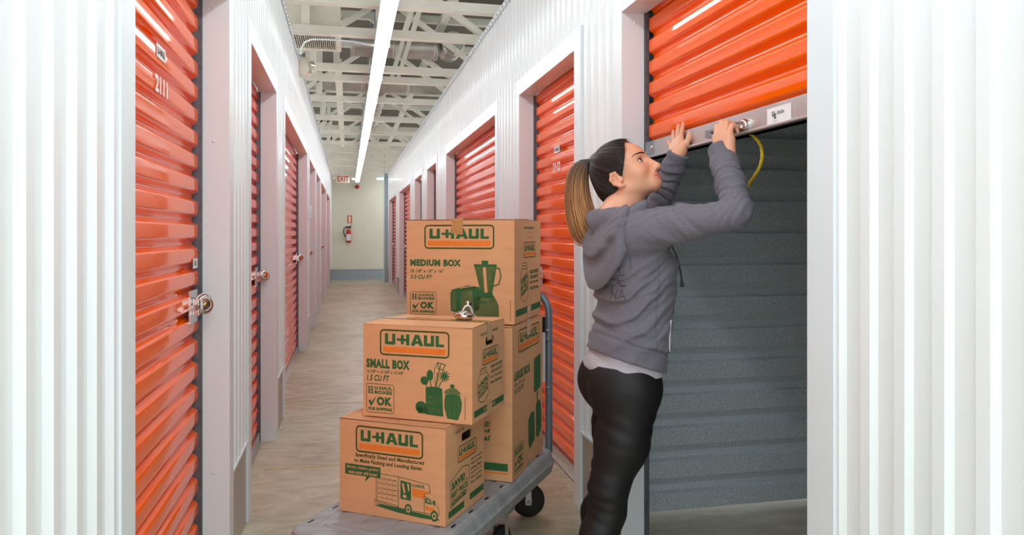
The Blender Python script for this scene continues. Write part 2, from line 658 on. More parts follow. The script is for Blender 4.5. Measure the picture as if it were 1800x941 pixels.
LL = ['orange roll-up door numbered 2111 filling the near left side', 'narrow red roll-up door next past the 2111 door on the left wall',
      'wide red roll-up door third along the left wall with a lock', 'fourth roll-up door on the left wall, just past the wide red one',
      'fifth roll-up door on the left wall, far down the corridor', 'wide roll-up door sixth on the left wall, far down the corridor',
      'last roll-up door on the left wall by the cream end wall']
LR = ['orange roll-up door lifted open by the woman above the dark unit', 'orange roll-up door numbered 2112 behind the ponytail',
      'wide red roll-up door above the top carton on the right wall', 'narrow red roll-up door just past the wide one on the right wall',
      'second narrow red roll-up door past the wide one on the right wall', 'wide red roll-up door beside the top carton down the corridor',
      'last red roll-up door on the right wall by the corner column']
for i, (a, b) in enumerate(DOORS_L):
    door(1 + i, XL, 1, a, b, label=LL[i], col=ORANGE if i == 0 else RED, number=('2111', 2.38, 1.715, 0) if i == 0 else None)
for i, (a, b) in enumerate(DOORS_R):
    door(8 + i, XR, -1, a, b, label=LR[i], col=ORANGE if i < 2 else RED, zb=1.665 if i == 0 else 0.06, bar=0.064 if i == 0 else 0.055,
         number=('2112', 4.11, 1.665, 0) if i == 1 else None, latch=i > 0)

disc_lock((XL - 0.055, 2.85, 1.045), (0.55, -0.8, 0.1), 'round chrome disc padlock on the latch of the 2111 door')
disc_lock((XL - 0.05, 4.79, 1.045), (0.5, -0.85, 0.1), 'round disc padlock on the narrow second door of the left wall')
disc_lock((XL - 0.05, 8.42, 1.045), (0.5, -0.85, 0.1), 'small disc padlock on the wide third door of the left wall')
disc_lock((XL - 0.05, 10.52, 1.045), (0.5, -0.85, 0.1), 'small disc padlock on the fourth door of the left wall')
disc_lock((XL - 0.05, 15.72, 1.045), (0.5, -0.85, 0.1), 'tiny disc padlock on the wide far door of the left wall')

# ------------------------------------------------------------------ inside of the open unit
UX0, UX1, UY0, UY1, UH = XR + 0.09, 3.9, 1.30, 3.20, 2.75


def ribbed_partition(mb, y, x0, x1, z0, z1, s, m, pitch=0.150):
    """sheet in the plane y with horizontal ribs towards s*y"""
    pts = []
    z = z0
    while z < z1:
        for dz, o in ((0.0, 0.028), (0.080, 0.028), (0.086, 0), (0.114, 0), (0.1495, 0.028)):
            if z + dz <= z1:
                pts.append((z + dz, o))
        z += pitch
    v, f = [], []
    for zz, o in pts:
        v += [(x0, y + s * o, zz), (x1, y + s * o, zz)]
    for i in range(len(pts) - 1):
        q = (2 * i, 2 * i + 1, 2 * i + 3, 2 * i + 2)
        f.append(q if s < 0 else q[::-1])
    mb.add(v, f, m)


UNIT = mat('unit_galvanised_steel', (214, 226, 233), rough=0.45, metal=0.15, var=0.22, scale=150, bump=0.1, bscale=200)
mb = MB()
ribbed_partition(mb, UY1, UX0, UX1, 0.025, UH, -1, UNIT)
mb.box((UX0, UY1 + 0.004, 0.025), (UX1, UY1 + 0.03, UH), UNIT)
structure(mb, 'wall_unit_far')
mb = MB()
ribbed_partition(mb, UY0, UX0, UX1, 0.025, UH, 1, UNIT)
mb.box((UX0, UY0 - 0.03, 0.025), (UX1, UY0 - 0.004, UH), UNIT)
structure(mb, 'wall_unit_near')
mb = MB()
mb.box((UX1, UY0, 0), (UX1 + 0.03, UY1, UH), UNIT)
structure(mb, 'wall_unit_back')
mb = MB()
mb.box((XR + 0.075, UY0, UH), (UX1, UY1, UH + 0.03), UNIT)
mb.box((XR + 0.075, UY0 - 0.02, 2.24), (XR + 0.16, UY1 + 0.02, UH + 0.03), GUIDE)
mb.box((XR + 0.075, UY0 - 0.02, 0.0), (XR + 0.15, 1.572 - 0.1, UH), GUIDE)
structure(mb, 'ceiling_unit')

# the coil of the lifted curtain above the opening
mb = MB()
mb.tube([(XR + 0.33, 1.45, 2.42), (XR + 0.33, 2.92, 2.42)], 0.17, ORANGE, 32)
o = mb.build('door_15')
tag(o, kind='structure')

# ------------------------------------------------------------------ roof steel
TR = [5.6, 6.46, 7.83, 8.35, 9.63, 11.2, 12.7, 14.2, 15.6, 17.1, 18.6, 20.1]
for i, dd in enumerate(TR):
    y = (dd - 0.07) / 0.976
    mb = MB()
    zc = 3.045
    mb.box((-4.2, y - 0.045, zc - 0.035), (6.5, y + 0.045, zc + 0.035), BEAM)
    mb.box((-4.2, y - 0.035, 3.72), (6.5, y + 0.035, 3.80), BEAM)
    for x in np.arange(-3.2, 6.0, 2.3):
        ph = 0.0 if i % 2 else 0.25
        mb.bar((x + ph, y, zc + 0.03), (x + ph + 0.95, y, 3.74), 0.05, 0.06, BEAM, up=(0, 1, 0))
        mb.bar((x + ph + 2.1, y, zc + 0.03), (x + ph + 1.15, y, 3.74), 0.05, 0.06, BEAM, up=(0, 1, 0))
    for x in ((-0.42, -0.12) if i % 3 == 0 else (-0.35,)):
        mb.box((x - 0.035, y - 0.03, zc), (x + 0.035, y + 0.03, 3.74), BEAM)
    if i in (0, 1, 2, 3, 8, 10):
        for dx in (-0.035, 0.035):
            mb.bar((0.52 + dx, y - 0.02, zc + 0.02), (0.72 + dx, y + 0.05, 3.72), 0.045, 0.05, BEAM, up=(0, 1, 0))
    structure(mb, 'ceiling_beam')
for x, ya, yb, z in ((-0.10, 8.0, 15.4, 3.115), (-0.52, 4.4, 7.0, 3.6), (1.02, 4.6, 20.5, 3.62), (0.33, 5.0, 21.0, 3.62)):
    mb = MB()
    mb.box((x - 0.04, ya, z - 0.035), (x + 0.04, yb, z + 0.035), BEAM)
    structure(mb, 'ceiling_beam')

# ------------------------------------------------------------------ the row of strip lights
SX, SZ = 0.258, 2.77


def strip_light(y0, L=1.235):
    t = thing('strip_light', (SX, y0, SZ), 'white fluorescent strip light in the long ceiling row', 'ceiling light', 'strip lights in the corridor row')
    h = MB()
    h.prism([(-0.052, 0.0), (0.052, 0.0), (0.052, 0.03), (0.03, 0.06), (-0.03, 0.06), (-0.052, 0.03)], 0, L, TRIMW, frame_matrix((SX, y0, SZ), (1, 0, 0), (0, 0, 1), (0, 1, 0)))
    h.build('housing', t)
    d = MB()
    n = 9
    prof = [(0.050, 0.0), (0.052, -0.012), (0.050, -0.03), (0.040, -0.042), (0.0, -0.046), (-0.040, -0.042), (-0.050, -0.03), (-0.052, -0.012), (-0.050, 0.0)]
    v = [(SX + x, y, SZ + z) for y in (y0 + 0.010, y0 + L - 0.010) for x, z in prof]
    f = [(i, i + 1, n + i + 1, n + i) for i in range(n - 1)] + [tuple(range(n))[::-1], tuple(range(n, 2 * n))]
    d.add(v, f, LAMP)
    o = d.build('diffuser', t)
    for ya in (y0, y0 + L - 0.010):
        e = MB()
        e.box((SX - 0.055, ya, SZ - 0.048), (SX + 0.055, ya + 0.010, SZ), TRIMW)
        ep = e.build('end_plate', t)
        for xx in (-0.028, 0.028):
            e = MB()
            e.lathe([(0.008, 0), (0.0, 0.004)], frame_matrix((SX + xx, ya + (0.05 if ya == y0 else -0.04), SZ - 0.0455), (1, 0, 0), (0, -1, 0), (0, 0, -1)), GUIDE, 8)
            e.build('screw', ep)
    hg = MB()
    hg.tube([(SX, y0 + 0.3, SZ + 0.06), (SX, y0 + 0.3, 3.74)], 0.006, GALV, 6)
    hg.build('hanger', t)
    return t


first = strip_light(-1.72)
k = 1
while -1.72 + k * 1.24 < 20.0:
    copy_tree(first, (0, k * 1.24, 0))
    k += 1
t = thing('strip_light', (0.85, 20.9, 2.86), 'white strip light running into the side corridor by the end wall', 'ceiling light')
h = MB()
for x in (1.0, 2.0):
    g_ = MB()
    g_.tube([(x, 20.9, 2.92), (x, 20.9, 3.86)], 0.006, GALV, 6)
    g_.build('hanger', t)
h.box((0.78, 20.86, 2.86), (2.2, 20.96, 2.92), TRIMW)
h.build('housing', t)
d = MB()
d.box((0.80, 20.865, 2.825), (2.18, 20.955, 2.86), LAMP)
d.build('diffuser', t, bevel=0.012)

# ------------------------------------------------------------------ ducts, vent, alarm, exit sign
def duct(pts, r, label):
    t = thing('duct', pts[0], label, 'air duct')
    b = MB()
    b.tube(pts, r, DUCT, 28)
    b.build('pipe', t)
    p, q = Vector(pts[0]), Vector(pts[-1])
    L = (q - p).length
    n = max(2, int(L / 0.55))
    ax = (q - p).normalized()
    ex = ax.orthogonal().normalized()
    for i in range(n + 1):
        c = p.lerp(q, i / n)
        M = frame_matrix(c, ex, ax.cross(ex), ax)
        sm = MB()
        sm.lathe([(r, -0.02), (r + 0.008, -0.012), (r + 0.008, 0.012), (r, 0.02)], M, DUCT, 28)
        sm.build('seam_ring', t)
    return t


duct([(0.05, 8.22, 3.36), (0.95, 8.22, 3.36)], 0.12, 'short round metal duct right of the strip lights near the vent')
duct([(1.13, 8.04, 3.40), (1.13, 8.42, 3.40)], 0.12, 'round metal duct end beside the top of the right wall')
duct([(-1.6, 10.2, 3.36), (3.2, 10.2, 3.36)], 0.13, 'long round metal duct crossing above the corridor')
duct([(0.42, 10.45, 3.34), (0.42, 13.6, 3.34)], 0.12, 'round metal duct running lengthwise right of the strip lights')

t = thing('air_vent', (-0.28, 7.05, 3.12), 'square slatted air vent box under the roof by the left wall', 'air vent')
b = MB()
for a0, a1, c0, c1 in ((-0.54, -0.06, 6.62, 6.67), (-0.54, -0.06, 7.45, 7.5), (-0.54, -0.49, 6.67, 7.45), (-0.11, -0.06, 6.67, 7.45)):
    b.box((a0, c0, 3.10), (a1, c1, 3.30), CREAM)
b.box((-0.53, 6.64, 3.25), (-0.07, 7.48, 3.32), CREAM)
b.build('frame', t, bevel=0.004)
sl = MB()
for x in np.arange(-0.48, -0.115, 0.019):
    sl.bar((x, 6.66, 3.125), (x, 7.46, 3.125), 0.006, 0.035, CREAM)
sl.build('slats', t)
for x, y in ((-0.5, 6.7), (-0.1, 6.7), (-0.5, 7.4), (-0.1, 7.4)):
    hb = MB()
    hb.tube([(x, y, 3.3), (x, y, 3.86)], 0.008, GALV, 6)
    hb.build('hanger', t)

t = thing('alarm_unit', (XL + 0.09, 7.2, 2.87), 'cream rounded alarm unit with lens on top of the left wall', 'alarm')
b = MB()
b.lathe([(0.0, -0.02), (0.088, -0.02), (0.095, 0.0), (0.092, 0.05), (0.075, 0.085), (0.05, 0.1), (0.0, 0.105)], frame_matrix((XL + 0.025, 7.2, 2.87), (0, 1, 0), (0, 0, 1), (1, 0, 0)), CREAM, 32)
b.build('housing', t)
b = MB()
b.box((XL + 0.10, 7.11, 2.845), (XL + 0.16, 7.19, 2.91), CREAM)
b.lathe([(0.03, 0), (0.026, 0.012), (0.0, 0.016)], frame_matrix((XL + 0.13, 7.11, 2.878), (1, 0, 0), (0, 0, 1), (0, -1, 0)), CHROME, 20)
b.box((XL + 0.12, 7.12, 2.80), (XL + 0.17, 7.18, 2.845), CREAM)
b.build('lens', t, bevel=0.006)
b = MB()
cp = [(-0.439, 7.32, 3.008), (-0.426, 7.266, 3.061), (-0.389, 7.155, 3.094), (-0.319, 6.986, 3.081), (-0.15, 6.641, 2.999), (0.041, 6.24, 2.891), (0.171, 5.955, 2.803), (0.203, 5.892, 2.786)]
b.tube(cp, 0.009, TRIMW, 8)
t = thing('conduit', cp[0], 'thin white conduit looping from the alarm unit to the strip lights', 'conduit')
b.build('tube', t)
b = MB()
b.lathe([(0.014, -0.012), (0.014, 0.012)], frame_matrix(cp[0], (1, 0, 0), (0, 1, 0)), GALV, 10)
b.build('fitting', t)

t = thing('exit_sign', (-0.10, 20.2, 2.68), 'white EXIT sign with red letters hanging before the end wall', 'exit sign')
b = MB()
b.box((-0.29, 20.2, 2.67), (0.05, 20.25, 2.89), CREAM)
b.box((-0.14, 20.21, 2.89), (-0.10, 20.24, 3.72), CREAM)
b.build('sign_body', t, bevel=0.005)
b = MB()
P = Print(b, frame_matrix((-0.29, 20.2, 2.67), (1, 0, 0), (0, 0, 1)), 0.34, 0.22)
P.text('EXIT', 0.08, 0.16, 0.92, 0.86, REDP, bold=0.035)
b.build('lettering', t)
for x in (-0.37, 0.14):
    b = MB()
    b.tube([(x + (0.09 if x < 0 else -0.09), 20.22, 2.84), (x, 20.2, 2.82)], 0.012, CREAM, 8)
    b.lathe([(0.0, -0.05), (0.035, -0.045), (0.055, 0.0), (0.058, 0.02), (0.045, 0.028), (0.0, 0.03)], frame_matrix((x, 20.2, 2.80), (1, 0, 0), (0, 0, 1), (0, -1, 0)), CREAM, 20)
    b.build('lamp_head', t)

t = thing('strobe_alarm', (0.27, Y1L - 0.03, 2.62), 'small beige and red strobe alarm high on the end wall', 'alarm')
b = MB()
b.box((0.20, Y1L - 0.04, 2.62), (0.34, Y1L, 2.74), CREAM)
b.build('back_box', t, bevel=0.008)
b = MB()
b.lathe([(0.06, 0), (0.05, 0.04), (0.0, 0.055)], frame_matrix((0.27, Y1L - 0.04, 2.66), (1, 0, 0), (0, 0, 1), (0, -1, 0)), REDP, 20)
b.build('lens', t)

t = thing('fire_extinguisher', (0.03, Y1L - 0.1, 1.05), 'red fire extinguisher hung low on the cream end wall', 'fire extinguisher')
M = Matrix.Translation((0.03, Y1L - 0.1, 1.06))
b = MB()
b.lathe([(0.0, 0), (0.062, 0.0), (0.07, 0.02), (0.07, 0.30), (0.055, 0.35), (0.025, 0.38), (0.025, 0.40), (0.0, 0.40)], M, REDP, 24)
b.build('cylinder', t)
b = MB()
b.box((-0.03, Y1L - 0.171, 1.12), (0.09, Y1L - 0.165, 1.30), STICK)
b.build('label_plate', t)
b = MB()
b.bar((-0.05, Y1L - 0.1, 1.50), (0.1, Y1L - 0.1, 1.50), 0.03, 0.05, BLACK)
b.bar((0.03, Y1L - 0.1, 1.5), (0.12, Y1L - 0.1, 1.58), 0.025, 0.015, BLACK)
b.tube([(-0.04, Y1L - 0.1, 1.5), (-0.1, Y1L - 0.11, 1.47), (-0.115, Y1L - 0.12, 1.35), (-0.06, Y1L - 0.16, 1.22)], 0.013, BLACK, 8)
b.build('valve_and_hose', t)
b = MB()
b.box((0.0, Y1L - 0.03, 1.2), (0.06, Y1L, 1.4), GALV)
b.build('bracket', t)

t = thing('extinguisher_sign', (0.05, Y1L - 0.01, 1.58), 'orange and white sign on the end wall above the fire extinguisher', 'sign')
b = MB()
b.box((-0.02, Y1L - 0.012, 1.57), (0.14, Y1L, 1.86), STICK)
b.build('plate', t)
b = MB()
P = Print(b, frame_matrix((-0.02, Y1L - 0.012, 1.57), (1, 0, 0), (0, 0, 1)), 0.16, 0.29)
P.rect(0.06, 0.03, 0.94, 0.86, mat('orange_sign', (214, 122, 66), rough=0.5), 0.001)
P.text('FIRE', 0.3, 0.06, 0.7, 0.16, LETW, lift=0.002)
P.shape([(0.36, 0.22), (0.64, 0.22), (0.64, 0.62), (0.36, 0.62)], LETW, 0.002)
P.shape([(0.3, 0.64), (0.7, 0.64), (0.5, 0.82)], LETW, 0.002)
b.build('lettering', t)

t = thing('switch_box', (XL + 0.02, 8.78, 1.54), 'small white switch box on the left wall past the wide door', 'switch')
b = MB()
b.box((XL, 8.62, 1.47), (XL + 0.05, 8.72, 1.62), TRIMW)
b.build('box', t, bevel=0.006)
b = MB()
b.box((XL + 0.05, 8.65, 1.51), (XL + 0.056, 8.69, 1.57), CREAM)
b.build('rocker', t)

# yellow saw-cut lines on the floor
for y, wd in ((4.27, 0.012), (5.84, 0.008)):
    b = MB()
    b.box((XL, y, 0.0), (XR, y + wd, 0.0012), mat('faded_yellow_paint', (196, 178, 110), rough=0.7, var=0.2, scale=20))
    o = structure(b, 'floor_marking')
# ------------------------------------------------------------------ platform cart
CY = math.radians(34.2)
CU = Vector((math.sin(CY), math.cos(CY), 0))       # along the cart, away from the camera
CN = Vector((-math.cos(CY), math.sin(CY), 0))      # across the cart, to the left
CP = Vector((0.341, 2.386, 0))                     # a point on the right edge of the deck
CW, C0, C1, DZ = 0.555, -0.19, 1.08, 0.322
CM = Matrix(((CU.x, CN.x, 0, CP.x), (CU.y, CN.y, 0, CP.y), (0, 0, 1, 0), (0, 0, 0, 1)))   # x along, y across

cart = thing('platform_cart', tuple(CM @ Vector(((C0 + C1) / 2, CW / 2, 0))), 'grey platform cart carrying the four cartons', 'cart')


def rounded_deck(mb, m):
    layers = [(0.030, DZ - 0.105), (0.012, DZ - 0.100), (0.000, DZ - 0.055), (0.006, DZ - 0.045), (0.012, DZ - 0.018), (0.018, DZ - 0.006), (0.028, DZ - 0.001), (0.075, DZ), (0.080, DZ - 0.004), (0.10, DZ - 0.004), (0.105, DZ - 0.001)]
    rings = []
    for ins, z in layers:
        r = max(0.075 - ins, 0.02)
        rings.append([tuple(CM @ Vector((x, y, z))) for x, y in rrect(C0 + ins, ins, C1 - ins, CW - ins, r, 6)])
    n = len(rings[0])
    v = [p for r in rings for p in r]
    f = []
    for i in range(len(rings) - 1):
        for k in range(n):
            l = (k + 1) % n
            f.append((i * n + k, i * n + l, (i + 1) * n + l, (i + 1) * n + k))
    mb.add(v, f, m, False)
    mb.add(rings[-1], [tuple(range(n))], m)
    mb.add(rings[0][::-1], [tuple(range(n))], m)


b = MB()
rounded_deck(b, CARTG)
# raised tread panels between the grooves
for i in range(7):
    for j in range(3):
        x0 = C0 + 0.12 + i * 0.142
        y0 = 0.12 + j * 0.108
        b.prism([(x, y) for x, y in rrect(x0, y0, x0 + 0.13, y0 + 0.097, 0.012, 3)], DZ - 0.002, DZ + 0.0008, CARTG, CM)
b.build('deck', cart)
sl = MB()
for i in range(8):
    x0 = C0 + 0.10 + i * 0.14
    for y in (0.034, CW - 0.052):
        sl.prism(rrect(x0, y, x0 + 0.030, y + 0.009, 0.003, 2), DZ - 0.002, DZ + 0.0004, BLACK, CM)
sl.build('drain_slots', cart)
for i, (a, c, sw) in enumerate(((C0 + 0.16, 0.10, 0.0), (C0 + 0.16, CW - 0.10, 0.0), (0.525, 0.058, 0.0), (0.525, CW - 0.058, 0.0), (C1 - 0.05, 0.13, 1.15), (C1 - 0.16, CW - 0.10, 0.2))):
    f = MB()
    DK = CM
    CM = DK @ Matrix.Translation((a, c, 0)) @ Matrix.Rotation(-sw, 4, 'Z') @ Matrix.Translation((-a, -c, 0))
    p = lambda x, y, z: tuple(CM @ Vector((a + x, c + y, z)))
    f.prism(rrect(a - 0.05, c - 0.045, a + 0.05, c + 0.045, 0.01, 3), DZ - 0.112, DZ - 0.104, ALU, CM)
    for sy in (-1, 1):
        f.prism([(a - 0.013, c + sy * 0.026 - 0.002), (a + 0.013, c + sy * 0.026 - 0.002), (a + 0.013, c + sy * 0.026 + 0.002), (a - 0.013, c + sy * 0.026 + 0.002)], 0.060, DZ - 0.11, ALU, CM)
    f.tube([p(0, -0.032, 0.076), p(0, 0.032, 0.076)], 0.007, GALV, 10)
    fk = f.build('caster_fork', cart)
    wv = MB()
    axm = CM @ frame_matrix((a, c, 0.076), (1, 0, 0), (0, 0, 1), (0, -1, 0))
    wv.lathe([(0.050, -0.019), (0.066, -0.019), (0.0745, -0.013), (0.076, -0.005), (0.076, 0.005), (0.0745, 0.013), (0.066, 0.019), (0.050, 0.019)], axm, RUBBER, 36)
    wh = wv.build('caster_wheel', cart)
    hv = MB()
    hv.lathe([(0.0, -0.016), (0.018, -0.021), (0.020, -0.012), (0.044, -0.012), (0.051, -0.0185), (0.051, 0.0185), (0.044, 0.012), (0.020, 0.012), (0.018, 0.021), (0.0, 0.016)], axm, GALV, 28)
    hb = hv.build('hub', wh)
    CM = DK
HX = 1.046
tube = []
for y, z in [(0.035, DZ - 0.02), (0.035, 0.55), (0.035, 0.93)]:
    tube.append((HX, y, z))
for a in np.linspace(0, math.pi / 2, 9)[1:]:
    tube.append((HX + 0.012 * math.sin(a), 0.035 + 0.11 * (1 - math.cos(a)), 0.93 + 0.11 * math.sin(a)))
for a in np.linspace(math.pi / 2, 0, 9):
    tube.append((HX + 0.012 * math.sin(a), CW - 0.03 - 0.11 * (1 - math.cos(a)), 0.93 + 0.11 * math.sin(a)))
tube += [(HX, CW - 0.03, 0.55), (HX, CW - 0.03, DZ - 0.02)]
b = MB()
b.tube([tuple(CM @ Vector(q)) for q in tube], 0.017, TUBEG, 16)
hd = b.build('push_handle', cart)
hd['label'] = 'blue-grey bent tube handle'
for y in (0.035, CW - 0.03):
    for z in (0.60, 0.82, 0.86):
        b = MB()
        b.lathe([(0.009, 0), (0.008, 0.004), (0.0, 0.006)], frame_matrix(tuple(CM @ Vector((HX - 0.016, y, z))), tuple(CN), (0, 0, 1), tuple(-CU)), GALV, 10)
        b.build('bolt', hd)
b = MB()
b.prism([(HX - 0.004, 0.05), (HX + 0.002, 0.05), (HX + 0.002, CW - 0.05), (HX - 0.004, CW - 0.05)], 0.62, 0.85, STICK, CM)
sp = b.build('sign_panel', cart)
b = MB()
b.prism([(HX - 0.005, 0.05), (HX + 0.003, 0.05), (HX + 0.003, CW - 0.05), (HX - 0.005, CW - 0.05)], 0.85, 0.92, BLACK, CM)
b.build('black_band', sp)


# ------------------------------------------------------------------ cartons
def logo(P, a0, b0, a1, b1, ring=True, big=True):
    """rounded frame, heavy joined block letters and an orange bar underneath"""
    w = (a1 - a0)
    h = (b1 - b0)
    if ring:
        P.ring(a0, b0, a1, b1, 0.17 * h * P.H, 0.06 * h * P.H, OLIVE)
    fx = lambda x: a0 + w * (0.075 + 0.85 * x)
    fy = lambda y: b0 + h * (0.16 + 0.42 * y)
    L = lambda pts: P.shape([(fx(x), fy(y)) for x, y in pts], GREEN)
    # U (square-bottomed, left), joined bar + H, A, U, L
    L([(0.0, 0.0), (0.055, 0.0), (0.055, 0.72), (0.125, 0.72), (0.125, 0.0), (0.18, 0.0), (0.18, 0.92), (0.165, 1.0), (0.015, 1.0), (0.0, 0.92)])
    L([(0.205, 0.40), (0.275, 0.40), (0.275, 0.62), (0.205, 0.62)])
    L([(0.275, 0.08), (0.325, 0.08), (0.325, 0.40), (0.365, 0.40), (0.365, 0.0), (0.42, 0.0), (0.42, 1.0), (0.365, 1.0), (0.365, 0.62), (0.325, 0.62), (0.325, 0.92), (0.275, 0.92)])
    L([(0.445, 1.0), (0.515, 0.0), (0.585, 0.0), (0.655, 1.0), (0.592, 1.0), (0.578, 0.80), (0.522, 0.80), (0.508, 1.0)])
    P.shape([(fx(x), fy(y)) for x, y in [(0.532, 0.58), (0.550, 0.28), (0.568, 0.58)]], KRAFT, P.lift + 0.0004)
    L([(0.665, 0.0), (0.720, 0.0), (0.720, 0.72), (0.780, 0.72), (0.780, 0.0), (0.835, 0.0), (0.835, 0.92), (0.82, 1.0), (0.68, 1.0), (0.665, 0.92)])
    L([(0.86, 0.0), (0.915, 0.0), (0.915, 0.76), (1.0, 0.76), (1.0, 1.0), (0.86, 1.0)])
    P.rect(a0 + w * 0.05, b0 + h * 0.66, a1 - w * 0.05, b0 + h * 0.87, ORANGEP)
    if big:
        P.ring(a1 - w * 0.085, b0 + h * 0.13, a1 - w * 0.058, b0 + h * 0.19, 0.0015, 0.0008, ORANGEP)


def badge(P, a0, b0, a1, b1):
    w, h = a1 - a0, b1 - b0
    X = lambda x: a0 + w * x
    Y = lambda y: b0 + h * y
    P.ring(a0, b0, a1, b1, 0.09 * h * P.H, 0.002, GREEN)
    # six small diamonds make the little emblem
    for i in range(3):
        for j in range(2):
            cx, cy = X(0.11 + 0.1 * j), Y(0.13 + 0.09 * i)
            P.shape([(cx - w * 0.05, cy), (cx, cy - h * 0.05), (cx + w * 0.05, cy), (cx, cy + h * 0.05)], GREEN)
    P.text('U-HAUL', X(0.30), Y(0.08), X(0.93), Y(0.20), GREEN, bold=0.05)
    P.text('BOXES', X(0.30), Y(0.23), X(0.93), Y(0.35), GREEN, bold=0.05)
    P.shape([(X(0.08), Y(0.60)), (X(0.15), Y(0.55)), (X(0.19), Y(0.64)), (X(0.38), Y(0.40)), (X(0.20), Y(0.76)), (X(0.15), Y(0.76))], GREEN)
    P.text('OK', X(0.38), Y(0.44), X(0.92), Y(0.74), GREEN, bold=0.06)
    P.text('FOR SHIPPING', X(0.08), Y(0.81), X(0.92), Y(0.92), GREEN, bold=0.06)


def jar_badge(P, a0, b0, a1, b1):
    w, h = a1 - a0, b1 - b0
    X = lambda x: a0 + w * x
    Y = lambda y: b0 + h * y
    pts = [(X(0.25), Y(0.16)), (X(0.25), Y(0.02)), (X(0.75), Y(0.02)), (X(0.75), Y(0.16)), (X(0.98), Y(0.32)), (X(1.0), Y(0.6)), (X(0.9), Y(0.85)), (X(0.6), Y(0.98)), (X(0.35), Y(0.98)), (X(0.08), Y(0.85)), (X(0.0), Y(0.6)), (X(0.05), Y(0.32))]
    P.line(pts, 0.0028, GREEN, True)
    P.line([(X(0.25), Y(0.09)), (X(0.75), Y(0.09))], 0.002, GREEN)
    P.line([(X(0.25), Y(0.17)), (X(0.75), Y(0.17))], 0.002, GREEN)
    r = 0.22
    P.text('100%', X(0.12), Y(0.33), X(0.88), Y(0.50), GREEN, bold=0.05, rot=r)
    P.text('BUY BACK', X(0.10), Y(0.52), X(0.90), Y(0.65), GREEN, bold=0.05, rot=r)
    P.text('GUARANTEE', X(0.12), Y(0.67), X(0.88), Y(0.78), GREEN, bold=0.05, rot=r)


def side_print(P, small=True):
    P.text('EASY-IN', 0.24, 0.085, 0.45, 0.115, GREEN, bold=0.02)
    P.text('HANDLE', 0.60, 0.075, 0.79, 0.105, GREEN, bold=0.02)
    logo(P, 0.29, 0.27, 0.78, 0.44, big=False)
    jar_badge(P, 0.13, 0.46, 0.50, 0.83)
    for k, tx in enumerate(('NEED BOXES?', 'TAKE PLENTY!', "Don't Buy Back", 'the Extras.')):
        P.text(tx, 0.54, 0.47 + 0.058 * k, 0.92, 0.505 + 0.058 * k, GREEN, bold=0.03)
    P.rect(0.05, 0.875, 0.97, 0.945, GREEN)
    P.text('RECYCLED CONTENT', 0.32, 0.895, 0.70, 0.925, KRAFT, lift=0.0012)


